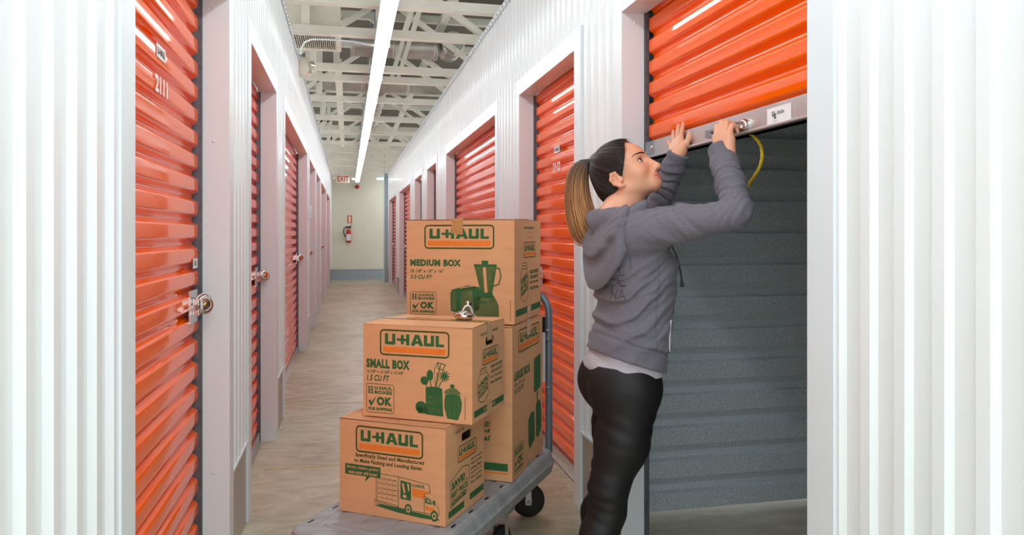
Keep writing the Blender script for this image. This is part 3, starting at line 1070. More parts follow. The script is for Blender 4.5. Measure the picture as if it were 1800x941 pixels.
def carton(label, Mxy, yaw, w, dp, ht, z0, hole=True, taped=True, front=None, side=None, group='moving cartons on the cart', tape_front=False, top_outline=False):
    """w front width (towards lower left), dp depth, built from the front-right bottom corner"""
    c, s = math.cos(yaw), math.sin(yaw)
    O = Vector((Mxy[0], Mxy[1], z0))
    ex, ey = Vector((c, s, 0)), Vector((-s, c, 0))
    ctr = O - ex * w / 2 + ey * dp / 2
    t = thing('moving_carton', tuple(ctr), label, 'carton', group)
    F = lambda x, y, z: O + ex * x + ey * y + Vector((0, 0, z))     # x -w..0, y 0..dp
    b = MB()
    bul = 0.003

    def panel(p00, p10, p11, p01, nrm, m=KRAFT, n=6):
        """slightly bulged cardboard panel"""
        v, f = [], []
        for j in range(n + 1):
            for i in range(n + 1):
                a, q = i / n, j / n
                p = p00.lerp(p10, a).lerp(p01.lerp(p11, a), q)
                p = p + nrm * (bul * 0)
                v.append(tuple(p))
        for j in range(n):
            for i in range(n):
                k = j * (n + 1) + i
                f.append((k, k + 1, k + n + 2, k + n + 1))
        b.add(v, f, m)
    panel(F(-w, 0, 0), F(0, 0, 0), F(0, 0, ht), F(-w, 0, ht), -ey, n=1)
    panel(F(0, dp, 0), F(-w, dp, 0), F(-w, dp, ht), F(0, dp, ht), ey, n=1)
    panel(F(-w, dp, 0), F(-w, 0, 0), F(-w, 0, ht), F(-w, dp, ht), -ex, n=1)
    panel(F(-w, dp, 0), F(0, dp, 0), F(0, 0, 0), F(-w, 0, 0), Vector((0, 0, -1)), n=1)
    panel(F(-w, 0, ht - 0.003), F(0, 0, ht - 0.003), F(0, dp, ht - 0.003), F(-w, dp, ht - 0.003), Vector((0, 0, 1)), KRAFTE, n=1)
    # the right panel, with the hand hole cut through it
    MS = frame_matrix(tuple(F(0, 0, 0)), tuple(ey), (0, 0, 1))
    if hole:
        bm = bmesh.new()
        hx, hz, hw, hh = dp * 0.52, ht * 0.81, 0.082, 0.030
        out = [bm.verts.new(MS @ Vector(q)) for q in ((0, 0, 0), (dp, 0, 0), (dp, ht, 0), (0, ht, 0))]
        inn = [bm.verts.new(MS @ Vector((x, y, 0))) for x, y in rrect(hx - hw / 2, hz - hh / 2, hx + hw / 2, hz + hh / 2, 0.011, 4)]
        ed = [bm.edges.new((out[i], out[(i + 1) % 4])) for i in range(4)] + [bm.edges.new((inn[i], inn[(i + 1) % len(inn)])) for i in range(len(inn))]
        bmesh.ops.triangle_fill(bm, edges=ed, use_beauty=True)
        bm.verts.index_update()
        fs = []
        for q in bm.faces:
            ids = [v_.index for v_ in q.verts]
            if q.normal.dot(ex) < 0:
                ids = ids[::-1]
            fs.append(tuple(ids))
        b.add([tuple(v_.co) for v_ in bm.verts], fs, KRAFT)
        bm.free()
        ring = rrect(hx - hw / 2, hz - hh / 2, hx + hw / 2, hz + hh / 2, 0.011, 4)
        n = len(ring)
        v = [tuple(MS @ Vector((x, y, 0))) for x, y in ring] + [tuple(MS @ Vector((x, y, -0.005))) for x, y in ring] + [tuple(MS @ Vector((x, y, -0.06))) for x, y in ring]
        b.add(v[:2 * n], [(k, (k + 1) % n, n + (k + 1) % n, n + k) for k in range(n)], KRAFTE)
        b.add(v[n:], [(k, (k + 1) % n, n + (k + 1) % n, n + k) for k in range(n)] + [tuple(range(n, 2 * n))], DARK)  # near-black lining paints in the shade inside the carton behind the hole
    else:
        panel(F(0, 0, 0), F(0, dp, 0), F(0, dp, ht), F(0, 0, ht), ex, n=1)
    b.build('box_body', t)
    # two long top flaps meeting on the centre line
    for k, (ya, yb, hinge) in enumerate(((0.0, dp / 2 - 0.0012, 0), (dp / 2 + 0.0012, dp, 1))):
        fl = MB()
        n = 4
        th = 0.0042
        up = 0.0035 if hinge == 0 else 0.002
        top, bot = [], []
        for i in range(2):
            x = -w + 0.0005 if i == 0 else -0.0005
            for j in range(n + 1):
                y = ya + (yb - ya) * j / n
                q = j / n if hinge == 0 else 1 - j / n
                z = ht - 0.002 + up * math.sin(q * math.pi / 2)
                top.append(tuple(F(x, y, z + th * 0.6)))
                bot.append(tuple(F(x, y, z - th * 0.4)))
        m_ = n + 1
        fc = [(j, m_ + j, m_ + j + 1, j + 1) for j in range(n)]
        fl.add(top, fc, KRAFT)
        fl.add(top + bot, [(j, j + 1, 2 * m_ + j + 1, 2 * m_ + j) for j in range(n)] + [(m_ + j, 3 * m_ + j, 3 * m_ + j + 1, m_ + j + 1) for j in range(n)], KRAFTE)
        fl.add(top + bot, [(0, 2 * m_, 3 * m_, m_), (n, m_ + n, 3 * m_ + n, 2 * m_ + n)], KRAFTE)
        fl.build('top_flap', t)
    if taped:
        for along in ((0,) if not tape_front else (1,)):
            tp = MB()
            zt = ht + 0.0048
            hw = 0.024
            if along == 0:        # along the seam and down the right side
                path = [(-w - 0.0012, -0.07), (-w - 0.0012, 0.003), (-w, 0.0055)] + [(x, 0.0055) for x in np.linspace(-w + 0.01, -0.01, 6)] + [(0.0, 0.0055), (0.0014, 0.003), (0.0014, -0.06)]
                v = []
                for x, z in path:
                    v += [tuple(F(x, dp / 2 - hw, ht + z)), tuple(F(x, dp / 2 + hw, ht + z))]
            else:                 # across the seam and down the front
                path = [(dp * 0.75, 0.0055), (dp / 2, 0.0058), (0.01, 0.0045), (0.0, 0.0042), (-0.0014, 0.002), (-0.0014, -0.05), (-0.0014, -0.062)]
                v = []
                for i, (y, z) in enumerate(path):
                    xw = -w * 0.52
                    v += [tuple(F(xw - hw, y, ht + z + (0.006 if i == len(path) - 1 else 0))), tuple(F(xw + hw, y, ht + z))]
            fs = [(2 * i, 2 * i + 1, 2 * i + 3, 2 * i + 2) for i in range(len(path) - 1)]
            tp.add(v, fs, TAPE)
            o = tp.build('packing_tape', t)
            sd = o.modifiers.new('thickness', 'SOLIDIFY')
            sd.thickness = 0.0004
        # tape under the bottom seam, up the right side
        tp = MB()
        v = []
        for z in (0.0, 0.05):
            v += [tuple(F(0.0014, dp / 2 - 0.024, z)), tuple(F(0.0014, dp / 2 + 0.024, z))]
        tp.add(v, [(0, 1, 3, 2)], TAPE)
        o = tp.build('packing_tape', t)
        sd = o.modifiers.new('thickness', 'SOLIDIFY')
        sd.thickness = 0.0004
    if top_outline:
        tl = MB()
        P = Print(tl, frame_matrix(tuple(F(-w, 0, ht + 0.004)), tuple(ex), tuple(ey)), w, dp / 2)
        P.line([(0.05, 0.92), (0.05, 0.1), (0.47, 0.1), (0.47, 0.92)], 0.0014, OLIVE, True)
        P.line([(0.53, 0.92), (0.53, 0.1), (0.96, 0.1), (0.96, 0.92)], 0.0014, OLIVE, True)
        tl.build('flap_print', t)
    if front:
        p = MB()
        front(Print(p, frame_matrix(tuple(F(-w, 0, 0)), tuple(ex), (0, 0, 1)), w, ht))
        o = p.build('front_print', t)
        o['label'] = 'green and orange print on the front'
    if side:
        p = MB()
        side(Print(p, MS, dp, ht))
        o = p.build('side_print', t)
        o['label'] = 'green and orange print on the side'
    return t


def front_truck(P):
    logo(P, 0.16, 0.06, 0.80, 0.345)
    P.text('Specifically Sized and Manufactured', 0.155, 0.355, 0.81, 0.408, OLIVE, bold=0.03, shear=0.1)
    P.text('to Make Packing and Loading Easier.', 0.145, 0.415, 0.80, 0.468, OLIVE, bold=0.03, shear=0.1)
    # speech bubble
    P.shape([(0.055, 0.482), (0.40, 0.482), (0.40, 0.595), (0.30, 0.595), (0.25, 0.655), (0.265, 0.595), (0.055, 0.595)], GREEN)
    P.text('Moving, loading, packing', 0.075, 0.497, 0.385, 0.535, KRAFT, lift=0.0012, bold=0.02)
    P.text('made easier with boxes!', 0.09, 0.545, 0.37, 0.583, KRAFT, lift=0.0012, bold=0.02)
    X = lambda x: 0.34 + 0.61 * x
    Y = lambda y: 0.545 + 0.40 * y
    S = lambda pts, m=GREEN, l=None: P.shape([(X(x), Y(y)) for x, y in pts], m, l)
    Ln = lambda pts, wd=0.0016, cl=False: P.line([(X(x), Y(y)) for x, y in pts], wd, GREEN, cl)
    S([(0.0, 0.85), (0.12, 0.80), (0.95, 0.92), (1.0, 1.0), (0.7, 1.0), (0.35, 0.95)])
    Ln([(0.03, 0.0), (0.38, 0.02), (0.38, 0.83), (0.03, 0.74)], 0.002, True)
    Ln([(0.38, 0.02), (0.84, 0.12), (0.86, 0.33), (0.77, 0.36), (0.77, 0.86), (0.38, 0.83)], 0.002)
    Ln([(0.0, 0.78), (0.0, 0.70), (0.37, 0.78), (0.37, 0.85)], 0.0016, True)
    for r in range(5):                                             # contents plan on the rear door
        y = 0.10 + 0.13 * r
        Ln([(0.05, y), (0.36, y + 0.035)], 0.0009)
    for cidx in range(5):
        x = 0.05 + 0.0775 * cidx
        Ln([(x, 0.10 + 0.03 * cidx / 4), (x, 0.66 + 0.03 * cidx / 4)], 0.0009)
    for r in range(4):
        for cidx in range(4):
            Ln([(0.065 + 0.0775 * cidx, 0.14 + 0.13 * r), (0.10 + 0.0775 * cidx, 0.143 + 0.13 * r)], 0.0016)
    S([(0.41, 0.10), (0.57, 0.14), (0.57, 0.60), (0.41, 0.58)])
    S([(0.43, 0.17), (0.46, 0.18), (0.49, 0.42), (0.46, 0.42)], KRAFT, 0.0012)
    S([(0.51, 0.16), (0.54, 0.17), (0.55, 0.35), (0.53, 0.36)], KRAFT, 0.0012)
    S([(0.45, 0.46), (0.50, 0.47), (0.50, 0.55), (0.45, 0.54)], KRAFT, 0.0012)
    P.text('U-HAUL', X(0.585), Y(0.15), X(0.78), Y(0.235), GREEN, bold=0.04)
    S([(0.585, 0.27), (0.85, 0.30), (0.85, 0.35), (0.765, 0.38), (0.765, 0.50), (0.585, 0.47)], ORANGEP)
    Ln([(0.77, 0.42), (0.86, 0.48), (0.90, 0.60), (0.98, 0.66), (0.99, 0.86), (0.77, 0.86)], 0.0018)
    S([(0.785, 0.46), (0.85, 0.50), (0.885, 0.62), (0.785, 0.60)])
    S([(0.805, 0.50), (0.84, 0.52), (0.85, 0.58), (0.82, 0.57)], KRAFT, 0.0012)
    S([(0.79, 0.68), (0.90, 0.70), (0.94, 0.78), (0.79, 0.78)], ORANGEP)
    S([(0.90, 0.50), (0.935, 0.51), (0.935, 0.62), (0.90, 0.61)])
    for cx, cy, r in ((0.53, 0.83, 0.055), (0.92, 0.90, 0.055)):
        P.poly(ellipse(*P.P(X(cx), Y(cy)), r * 0.61 * P.W, r * 0.61 * P.W * 1.35), GREEN, 0.0010)
        P.poly(ellipse(*P.P(X(cx), Y(cy)), r * 0.36 * P.W, r * 0.36 * P.W * 1.35), KRAFT, 0.0014)
        P.poly(ellipse(*P.P(X(cx), Y(cy)), r * 0.18 * P.W, r * 0.18 * P.W * 1.35), GREEN, 0.0018)


def side_truck(P):
    P.text('EASY-IN', 0.24, 0.085, 0.45, 0.115, GREEN, bold=0.02)
    logo(P, 0.29, 0.27, 0.78, 0.44, big=False)
    pts = [(0.10, 0.58), (0.42, 0.50), (0.58, 0.53), (0.60, 0.66), (0.50, 0.80), (0.12, 0.85)]
    P.line(pts, 0.0028, GREEN, True)
    P.text('SAVE!', 0.14, 0.585, 0.47, 0.66, GREEN, bold=0.06, rot=0.08)
    P.line([(0.12, 0.68), (0.55, 0.66)], 0.0022, GREEN)
    P.text('BEST PRICE', 0.14, 0.695, 0.53, 0.755, GREEN, bold=0.05, rot=0.05)
    P.text('GUARANTEED', 0.14, 0.77, 0.50, 0.83, GREEN, bold=0.05, rot=0.05)
    for k, tx in enumerate(("Don't be caught", 'with a shortage', 'of boxes. Return', 'any you do not', 'need, any time,', 'for a refund.')):
        P.text(tx, 0.63, 0.47 + 0.05 * k, 0.93, 0.505 + 0.05 * k, GREEN, bold=0.02)
    P.rect(0.07, 0.875, 0.45, 0.945, GREEN)
    P.rect(0.60, 0.85, 0.98, 0.92, GREEN)


def front_jars(P):
    logo(P, 0.16, 0.05, 0.80, 0.33)
    P.text('SMALL BOX', 0.03, 0.375, 0.44, 0.475, GREEN, bold=0.06)
    P.text('16 3/8" x 12 5/8" x 12 5/8"', 0.035, 0.495, 0.385, 0.53, GREEN, bold=0.02, shear=0.2)
    P.text('1.5 CU FT', 0.035, 0.548, 0.25, 0.615, GREEN, bold=0.03, shear=0.2)
    badge(P, 0.03, 0.645, 0.295, 0.96)
    E = lambda cx, cy, rx, ry, m, l=None, **k: P.poly(ellipse(*P.P(cx, cy), rx * P.W, ry * P.H, **k), m, l)
    # utensil crock, spoons, whisk; lidded jar; small round pot
    P.shape([(0.585, 0.66), (0.735, 0.655), (0.745, 0.94), (0.59, 0.93)], GREEN)
    E(0.66, 0.655, 0.075, 0.022, GREEN, 0.0010)
    E(0.545, 0.86, 0.052, 0.065, GREEN)
    P.shape([(0.50, 0.86), (0.60, 0.86), (0.60, 0.925), (0.52, 0.925)], GREEN)
    for x0, y0, x1, y1 in ((0.64, 0.66, 0.62, 0.52), (0.61, 0.66, 0.57, 0.58), (0.67, 0.66, 0.72, 0.40), (0.69, 0.66, 0.755, 0.52)):
        P.line([(x0, y0), (x1, y1)], 0.004, GREENL)
    E(0.625, 0.515, 0.030, 0.058, GREEN)
    E(0.575, 0.575, 0.036, 0.045, GREEN)
    P.line([(0.665, 0.50), (0.665, 0.45), (0.69, 0.385)], 0.003, GREENL)
    P.line([(0.695, 0.375), (0.765, 0.395), (0.74, 0.45), (0.70, 0.44)], 0.003, GREEN, True)
    for k in range(12):
        a = k * math.pi / 6
        P.line([(0.755, 0.515), (0.755 + 0.042 * math.cos(a), 0.515 + 0.055 * math.sin(a))], 0.004, GREEN)
    E(0.755, 0.515, 0.024, 0.03, GREEN, 0.001)
    for x in (0.665, 0.68, 0.695, 0.71):
        P.line([(0.675, 0.65), (x, 0.55), (0.69, 0.48)], 0.0012, GREENL)
    P.shape([(0.765, 0.70), (0.89, 0.70), (0.91, 0.78), (0.905, 0.86), (0.875, 0.965), (0.78, 0.955), (0.755, 0.85), (0.755, 0.77)], GREEN)
    P.shape([(0.75, 0.69), (0.77, 0.655), (0.83, 0.625), (0.87, 0.645), (0.905, 0.69), (0.83, 0.705)], GREENL)
    E(0.825, 0.615, 0.02, 0.022, GREEN)
    for q in (0.775, 0.80, 0.845, 0.88):
        P.line([(q, 0.74), (q, 0.93)], 0.0022, GREENL, lift=0.0011)
    for q in (0.74, 0.80, 0.86):
        P.line([(0.60, q), (0.735, q + 0.012)], 0.0022, GREENL, lift=0.0011)
    for k in range(12):
        P.rect(0.935, 0.72 + 0.02 * k, 0.941, 0.733 + 0.02 * k, INK)


def front_appliances(P):
    logo(P, 0.17, 0.05, 0.82, 0.285)
    P.text('MEDIUM BOX', 0.035, 0.388, 0.515, 0.455, GREEN, bold=0.06)
    P.text('18 1/8" x 18" x 16"', 0.035, 0.485, 0.355, 0.518, GREEN, bold=0.02, shear=0.2)
    P.text('3.0 CU FT', 0.035, 0.54, 0.245, 0.58, GREEN, bold=0.03, shear=0.2)
    badge(P, 0.035, 0.705, 0.285, 0.93)
    E = lambda cx, cy, rx, ry, m, l=None, **k: P.poly(ellipse(*P.P(cx, cy), rx * P.W, ry * P.H, **k), m, l)
    # toaster
    P.shape([(0.415, 0.72), (0.43, 0.68), (0.58, 0.635), (0.68, 0.65), (0.70, 0.70), (0.68, 0.87), (0.53, 0.915), (0.42, 0.885)], GREEN)
    P.shape([(0.515, 0.70), (0.62, 0.685), (0.63, 0.87), (0.53, 0.90), (0.515, 0.86)], GREENL, 0.0011)
    P.shape([(0.43, 0.70), (0.46, 0.69), (0.47, 0.88), (0.43, 0.87)], GREENL, 0.0011)
    P.line([(0.53, 0.675), (0.65, 0.652)], 0.005, OLIVE, lift=0.0012)
    P.line([(0.51, 0.662), (0.62, 0.642)], 0.003, KRAFT, lift=0.0012)
    # jug blender
    P.shape([(0.64, 0.44), (0.84, 0.44), (0.80, 0.70), (0.70, 0.70)], GREENL)
    P.line([(0.64, 0.44), (0.84, 0.44), (0.80, 0.70), (0.70, 0.70)], 0.003, GREEN, True, 0.0011)
    P.rect(0.635, 0.43, 0.84, 0.455, GREEN, 0.0012)
    P.rect(0.705, 0.395, 0.765, 0.432, GREEN)
    P.line([(0.73, 0.47), (0.745, 0.69)], 0.012, KRAFT, lift=0.0012)
    P.line([(0.67, 0.49), (0.715, 0.69)], 0.004, GREEN, lift=0.0012)
    P.line([(0.81, 0.49), (0.79, 0.69)], 0.004, GREEN, lift=0.0012)
    P.line([(0.835, 0.465), (0.865, 0.47), (0.88, 0.54), (0.86, 0.62), (0.81, 0.64)], 0.006, GREENL)
    P.shape([(0.70, 0.70), (0.80, 0.70), (0.815, 0.735), (0.69, 0.735)], GREEN)
    P.shape([(0.66, 0.745), (0.82, 0.745), (0.855, 0.82), (0.86, 0.925), (0.63, 0.925), (0.635, 0.82)], GREENL)
    P.line([(0.66, 0.745), (0.82, 0.745), (0.855, 0.82), (0.86, 0.925), (0.63, 0.925), (0.635, 0.82)], 0.003, GREEN, True, 0.0011)
    P.rect(0.65, 0.785, 0.75, 0.805, GREEN, 0.0011)
    P.rect(0.69, 0.735, 0.815, 0.748, GREEN, 0.0011)
    for k in range(12):
        P.rect(0.962, 0.77 + 0.017 * k, 0.967, 0.782 + 0.017 * k, INK)


def side_appliances(P):
    P.text('EASY-IN HANDLE', 0.34, 0.065, 0.72, 0.09, GREEN, bold=0.02)
    P.line([(0.45, 0.12), (0.66, 0.12), (0.66, 0.175), (0.45, 0.175)], 0.0012, OLIVE, True)
    logo(P, 0.33, 0.22, 0.78, 0.38, big=False)
    jar_badge(P, 0.19, 0.42, 0.52, 0.82)
    for k, tx in enumerate(('NEED BOXES?', 'TAKE PLENTY!', "Don't Buy Back", 'the Extras.')):
        P.text(tx, 0.56, 0.51 + 0.055 * k, 0.90, 0.55 + 0.055 * k, GREEN, bold=0.03)
    P.rect(0.05, 0.87, 0.47, 0.935, GREEN)
    P.rect(0.60, 0.87, 0.98, 0.935, GREEN)


def side_large(P):
    logo(P, 0.18, 0.035, 0.88, 0.19)
    P.rect(0.44, 0.0, 0.60, 0.07, KRAFT, 0.0016)
    P.text('LARGE BOX', 0.05, 0.30, 0.56, 0.36, GREEN, bold=0.06)
    P.text('18" x 18" x 24"', 0.06, 0.375, 0.38, 0.40, GREEN, bold=0.02, shear=0.2)
    P.text('4.5 CU FT', 0.06, 0.412, 0.34, 0.445, GREEN, bold=0.03, shear=0.2)
    P.shape([(0.69, 0.30), (0.72, 0.285), (0.90, 0.275), (0.93, 0.28), (0.93, 0.50), (0.90, 0.52), (0.72, 0.53), (0.69, 0.525)], GREEN)
    P.shape([(0.79, 0.53), (0.83, 0.53), (0.83, 0.63), (0.79, 0.63)], GREENL)
    P.shape([(0.50, 0.69), (0.60, 0.65), (0.70, 0.66), (0.72, 0.86), (0.54, 0.90), (0.50, 0.84)], GREEN)
    P.shape([(0.76, 0.62), (0.90, 0.60), (0.95, 0.66), (0.96, 0.82), (0.84, 0.88), (0.76, 0.84)], GREEN)
    badge(P, 0.05, 0.79, 0.34, 0.97)


def front_large(P):
    for k, tx in enumerate(('HOLDS MORE!', 'Sturdy and', 'economical')):
        P.text(tx, 0.42, 0.62 + 0.045 * k, 0.80, 0.655 + 0.045 * k, GREEN, bold=0.04, shear=0.15)
    P.rect(0.04, 0.885, 0.96, 0.935, GREEN)
    P.rect(0.04, 0.945, 0.96, 0.955, ORANGEP)


R_ = math.radians
carton('plain brown carton with a printed truck, at the bottom front of the cart', (0.318, 2.452), R_(-34.0), .416, .321, .328, DZ + 0.002, front=front_truck, side=side_truck, taped=False, top_outline=True)
carton('brown carton printed SMALL BOX, with the padlock on top', (0.409, 2.455), R_(-31.5), .416, .321, .325, DZ + 0.3365, front=front_jars, side=side_print)
carton('tall brown carton printed LARGE BOX, under the MEDIUM BOX carton', (0.632, 2.838), R_(-29.8), .457, .457, .610, DZ + 0.002, hole=False, front=front_large, side=side_large)
carton('brown carton printed MEDIUM BOX, topmost of the stack', (0.645, 2.858), R_(-27.8), .46, .457, .418, DZ + 0.6195, hole=False, front=front_appliances, side=side_appliances, tape_front=True)

# the loose padlock on the SMALL BOX carton
LZ = DZ + 0.3365 + 0.325 + 0.006
LP = (0.412, 2.66, LZ)
t = thing('disc_padlock', LP, 'shiny disc padlock with a paper tag lying on the SMALL BOX carton', 'padlock')
M = Matrix.Translation((LP[0], LP[1], LZ + 0.0145)) @ Matrix.Rotation(0.10, 4, 'Y')
b = MB()
b.lathe([(0.0, -0.0135), (0.022, -0.0135), (0.031, -0.011), (0.036, -0.006), (0.036, 0.004), (0.032, 0.0095), (0.022, 0.0125), (0.0, 0.013)], M, CHROME, 32)
b.build('lock_body', t)
b = MB()
b.lathe([(0.024, 0.011), (0.0235, 0.0145), (0.020, 0.0145), (0.019, 0.011)], M, CHROME, 28)
b.build('rim', t)
b = MB()
b.tube([M @ Vector((0.012 + 0.018 * math.cos(a), 0.0, 0.012 + 0.026 * math.sin(a))) for a in np.linspace(0.0, math.pi, 14)], 0.005, CHROME, 10)
b.build('shackle', t)
b = MB()
b.lathe([(0.0, -0.004), (0.011, -0.003), (0.011, 0.003), (0.0, 0.004)], M @ Matrix.Translation((0.012, 0, 0.044)) @ Matrix.Rotation(1.4, 4, 'X'), CHROME, 20)
b.build('key_head', t)
b = MB()
b.prism([(0.0, -0.007), (0.042, -0.007), (0.047, 0.0), (0.042, 0.007), (0.0, 0.007)], 0, 0.0008, STICK, M @ Matrix.Translation((0.016, -0.012, 0.026)) @ Matrix.Rotation(0.75, 4, 'Y'))
b.build('paper_tag', t)
# ------------------------------------------------------------------ the woman: smooth solids blended into continuous surfaces
def nrm(v):
    v = np.asarray(v, float)
    return v / np.linalg.norm(v)


def cap(a, b, ra, rb):
    a, b = np.asarray(a, float), np.asarray(b, float)
    ab = b - a
    L2 = max(ab @ ab, 1e-9)

    def f(p):
        q = p - a
        t = np.clip(q @ ab / L2, 0, 1)
        return np.linalg.norm(q - t[:, None] * ab, axis=1) - (ra + (rb - ra) * t)
    return f


def ell(c, r, R=None):
    c, r = np.asarray(c, float), np.asarray(r, float)

    def f(p):
        q = p - c
        if R is not None:
            q = q @ R
        k0 = np.linalg.norm(q / r, axis=1)
        k1 = np.linalg.norm(q / (r * r), axis=1) + 1e-9
        return np.where(k0 < 1e-4, -r.min(), k0 * (k0 - 1) / k1)
    return f


def smin(a, b, k):
    h = np.clip(0.5 + 0.5 * (b - a) / k, 0, 1)
    return b + (a - b) * h - k * h * (1 - h)


def smax(a, b, k):
    return -smin(-a, -b, k)


def union(fs, k):
    def f(p):
        d = fs[0](p)
        for g in fs[1:]:
            d = smin(d, g(p), k)
        return d
    return f


def chain(pts, rs, k=0.01):
    return union([cap(pts[i], pts[i + 1], rs[i], rs[i + 1]) for i in range(len(pts) - 1)], k)


def surface(f, lo, hi, h, B=12):
    """smooth surface-net mesh of f = 0, worked only in the blocks the surface passes through"""
    lo, hi = np.asarray(lo, float), np.asarray(hi, float)
    n = np.ceil((hi - lo) / h).astype(int) + 2
    nb = np.ceil(n / B).astype(int)
    g = np.stack(np.meshgrid(*[np.arange(k) for k in nb], indexing='ij'), -1).reshape(-1, 3)
    ctr = lo + (g * B + B / 2) * h
    keep = np.abs(f(ctr)) < B * h * 0.87 * 1.45 + 0.004
    g = g[keep]
    loc = np.stack(np.meshgrid(*[np.arange(B + 2)] * 3, indexing='ij'), -1).reshape(-1, 3)
    corner = np.array([[i, j, k] for i in (0, 1) for j in (0, 1) for k in (0, 1)])
    edges = [(a, b) for a in range(8) for b in range(a + 1, 8) if np.abs(corner[a] - corner[b]).sum() == 1]
    S = (n + 4 * B).astype(np.int64)
    keyf = lambda c: (c[..., 0] * S[1] + c[..., 1]) * S[2] + c[..., 2]
    VK, VP, QF = [], [], []
    for s in range(0, len(g), 64):
        gg = g[s:s + 64]
        base = gg * B
        P = lo + (base[:, None, :] + loc[None]) * h
        D = f(P.reshape(-1, 3)).reshape(len(gg), B + 2, B + 2, B + 2)
        for q in range(len(gg)):
            d = D[q]
            if d.min() > 0 or d.max() < 0:
                continue
            c8 = np.stack([d[i:B + 1 + i, j:B + 1 + j, k:B + 1 + k] for i, j, k in corner], -1)
            ins = c8 < 0
            act = ins.any(-1) & ~ins.all(-1)
            idx = np.argwhere(act)
            if len(idx) == 0:
                continue
            cv = c8[act]
            acc = np.zeros((len(idx), 3))
            cnt = np.zeros(len(idx))
            for a, b in edges:
                va, vb = cv[:, a], cv[:, b]
                m = (va < 0) != (vb < 0)
                t = np.where(m, va / np.where(m, va - vb, 1), 0)
                acc += m[:, None] * (corner[a] + t[:, None] * (corner[b] - corner[a]))
                cnt += m
            VK.append(keyf(idx + base[q]))
            VP.append(lo + (idx + acc / cnt[:, None] + base[q]) * h)
            for ax in range(3):
                u, w_ = (ax + 1) % 3, (ax + 2) % 3
                sl0 = d[1:B + 1, 1:B + 1, 1:B + 1]
                sh = [slice(1, B + 1)] * 3
                sh[ax] = slice(2, B + 2)
                sl1 = d[tuple(sh)]
                m = (sl0 < 0) != (sl1 < 0)
                e = np.argwhere(m)
                if len(e) == 0:
                    continue
                flip = sl0[m] > 0
                e = e + 1
                du, dv = np.zeros(3, int), np.zeros(3, int)
                du[u], dv[w_] = 1, 1
                quad = np.stack([keyf(e - du - dv + base[q]), keyf(e - dv + base[q]), keyf(e + base[q]), keyf(e - du + base[q])], 1)
                quad[flip] = quad[flip][:, ::-1]
                QF.append(quad)
    VK, VP, QF = np.concatenate(VK), np.concatenate(VP), np.concatenate(QF)
    uk, ui = np.unique(VK, return_index=True)
    V = VP[ui]
    F = np.searchsorted(uk, QF)
    ok = (F < len(uk)).all(1)
    ok &= (uk[np.minimum(F, len(uk) - 1)] == QF).all(1)
    F = np.unique(F[ok], axis=0) if False else F[ok]
    # settle the vertices onto the surface
    for _ in range(2):
        e = h * 0.25
        d0 = f(V)
        G = np.stack([f(V + e * np.eye(3)[k]) - d0 for k in range(3)], 1) / e
        V = V - np.clip(d0, -h, h)[:, None] * G / np.maximum((G * G).sum(1), 0.25)[:, None]
    return V, F


def solid(name, parent, V, F, m, col=None, smooth=True):
    b = MB()
    b.add(V, F, m, smooth)
    o = b.build(name, parent)
    if col is not None:
        at = o.data.color_attributes.new('Tone', 'FLOAT_COLOR', 'POINT')
        at.data.foreach_set('color', np.concatenate([col, np.ones((len(col), 1))], 1).ravel().astype(np.float32))
    return o


def toned(name, rough=0.5, spec=0.4, sss=0.0, nscale=60, var=0.08, bump=0.0, bscale=200, stretch=(1, 1, 1), sheen=0.0):
    """material whose colour is the mesh's own Tone attribute, lightly varied"""
    m = bpy.data.materials.new(name)
    m.use_nodes = True
    nt = m.node_tree
    b = nt.nodes['Principled BSDF']
    at = nt.nodes.new('ShaderNodeAttribute')
    at.attribute_name = 'Tone'
    tc = nt.nodes.new('ShaderNodeTexCoord')
    mp = nt.nodes.new('ShaderNodeMapping')
    mp.inputs['Scale'].default_value = stretch
    nt.links.new(tc.outputs['Object'], mp.inputs[0])
    nz = nt.nodes.new('ShaderNodeTexNoise')
    nz.inputs['Scale'].default_value = nscale
    nz.inputs['Detail'].default_value = 4
    nt.links.new(mp.outputs[0], nz.inputs['Vector'])
    mr = nt.nodes.new('ShaderNodeMapRange')
    mr.inputs['To Min'].default_value = 1 - var
    mr.inputs['To Max'].default_value = 1 + var
    nt.links.new(nz.outputs['Fac'], mr.inputs['Value'])
    mx = nt.nodes.new('ShaderNodeVectorMath')
    mx.operation = 'SCALE'
    nt.links.new(at.outputs['Color'], mx.inputs[0])
    nt.links.new(mr.outputs[0], mx.inputs['Scale'])
    nt.links.new(mx.outputs[0], b.inputs['Base Color'])
    b.inputs['Roughness'].default_value = rough
    b.inputs['Specular IOR Level'].default_value = spec
    if sss:
        b.inputs['Subsurface Weight'].default_value = sss
        b.inputs['Subsurface Radius'].default_value = (0.012, 0.004, 0.002)
        b.inputs['Subsurface Scale'].default_value = 0.5
    if sheen:
        b.inputs['Sheen Weight'].default_value = sheen
    if bump:
        n2 = nt.nodes.new('ShaderNodeTexNoise')
        n2.inputs['Scale'].default_value = bscale
        nt.links.new(mp.outputs[0], n2.inputs['Vector'])
        bp = nt.nodes.new('ShaderNodeBump')
        bp.inputs['Strength'].default_value = bump
        bp.inputs['Distance'].default_value = 0.004
        nt.links.new(n2.outputs['Fac'], bp.inputs['Height'])
        nt.links.new(bp.outputs[0], b.inputs['Normal'])
    return m


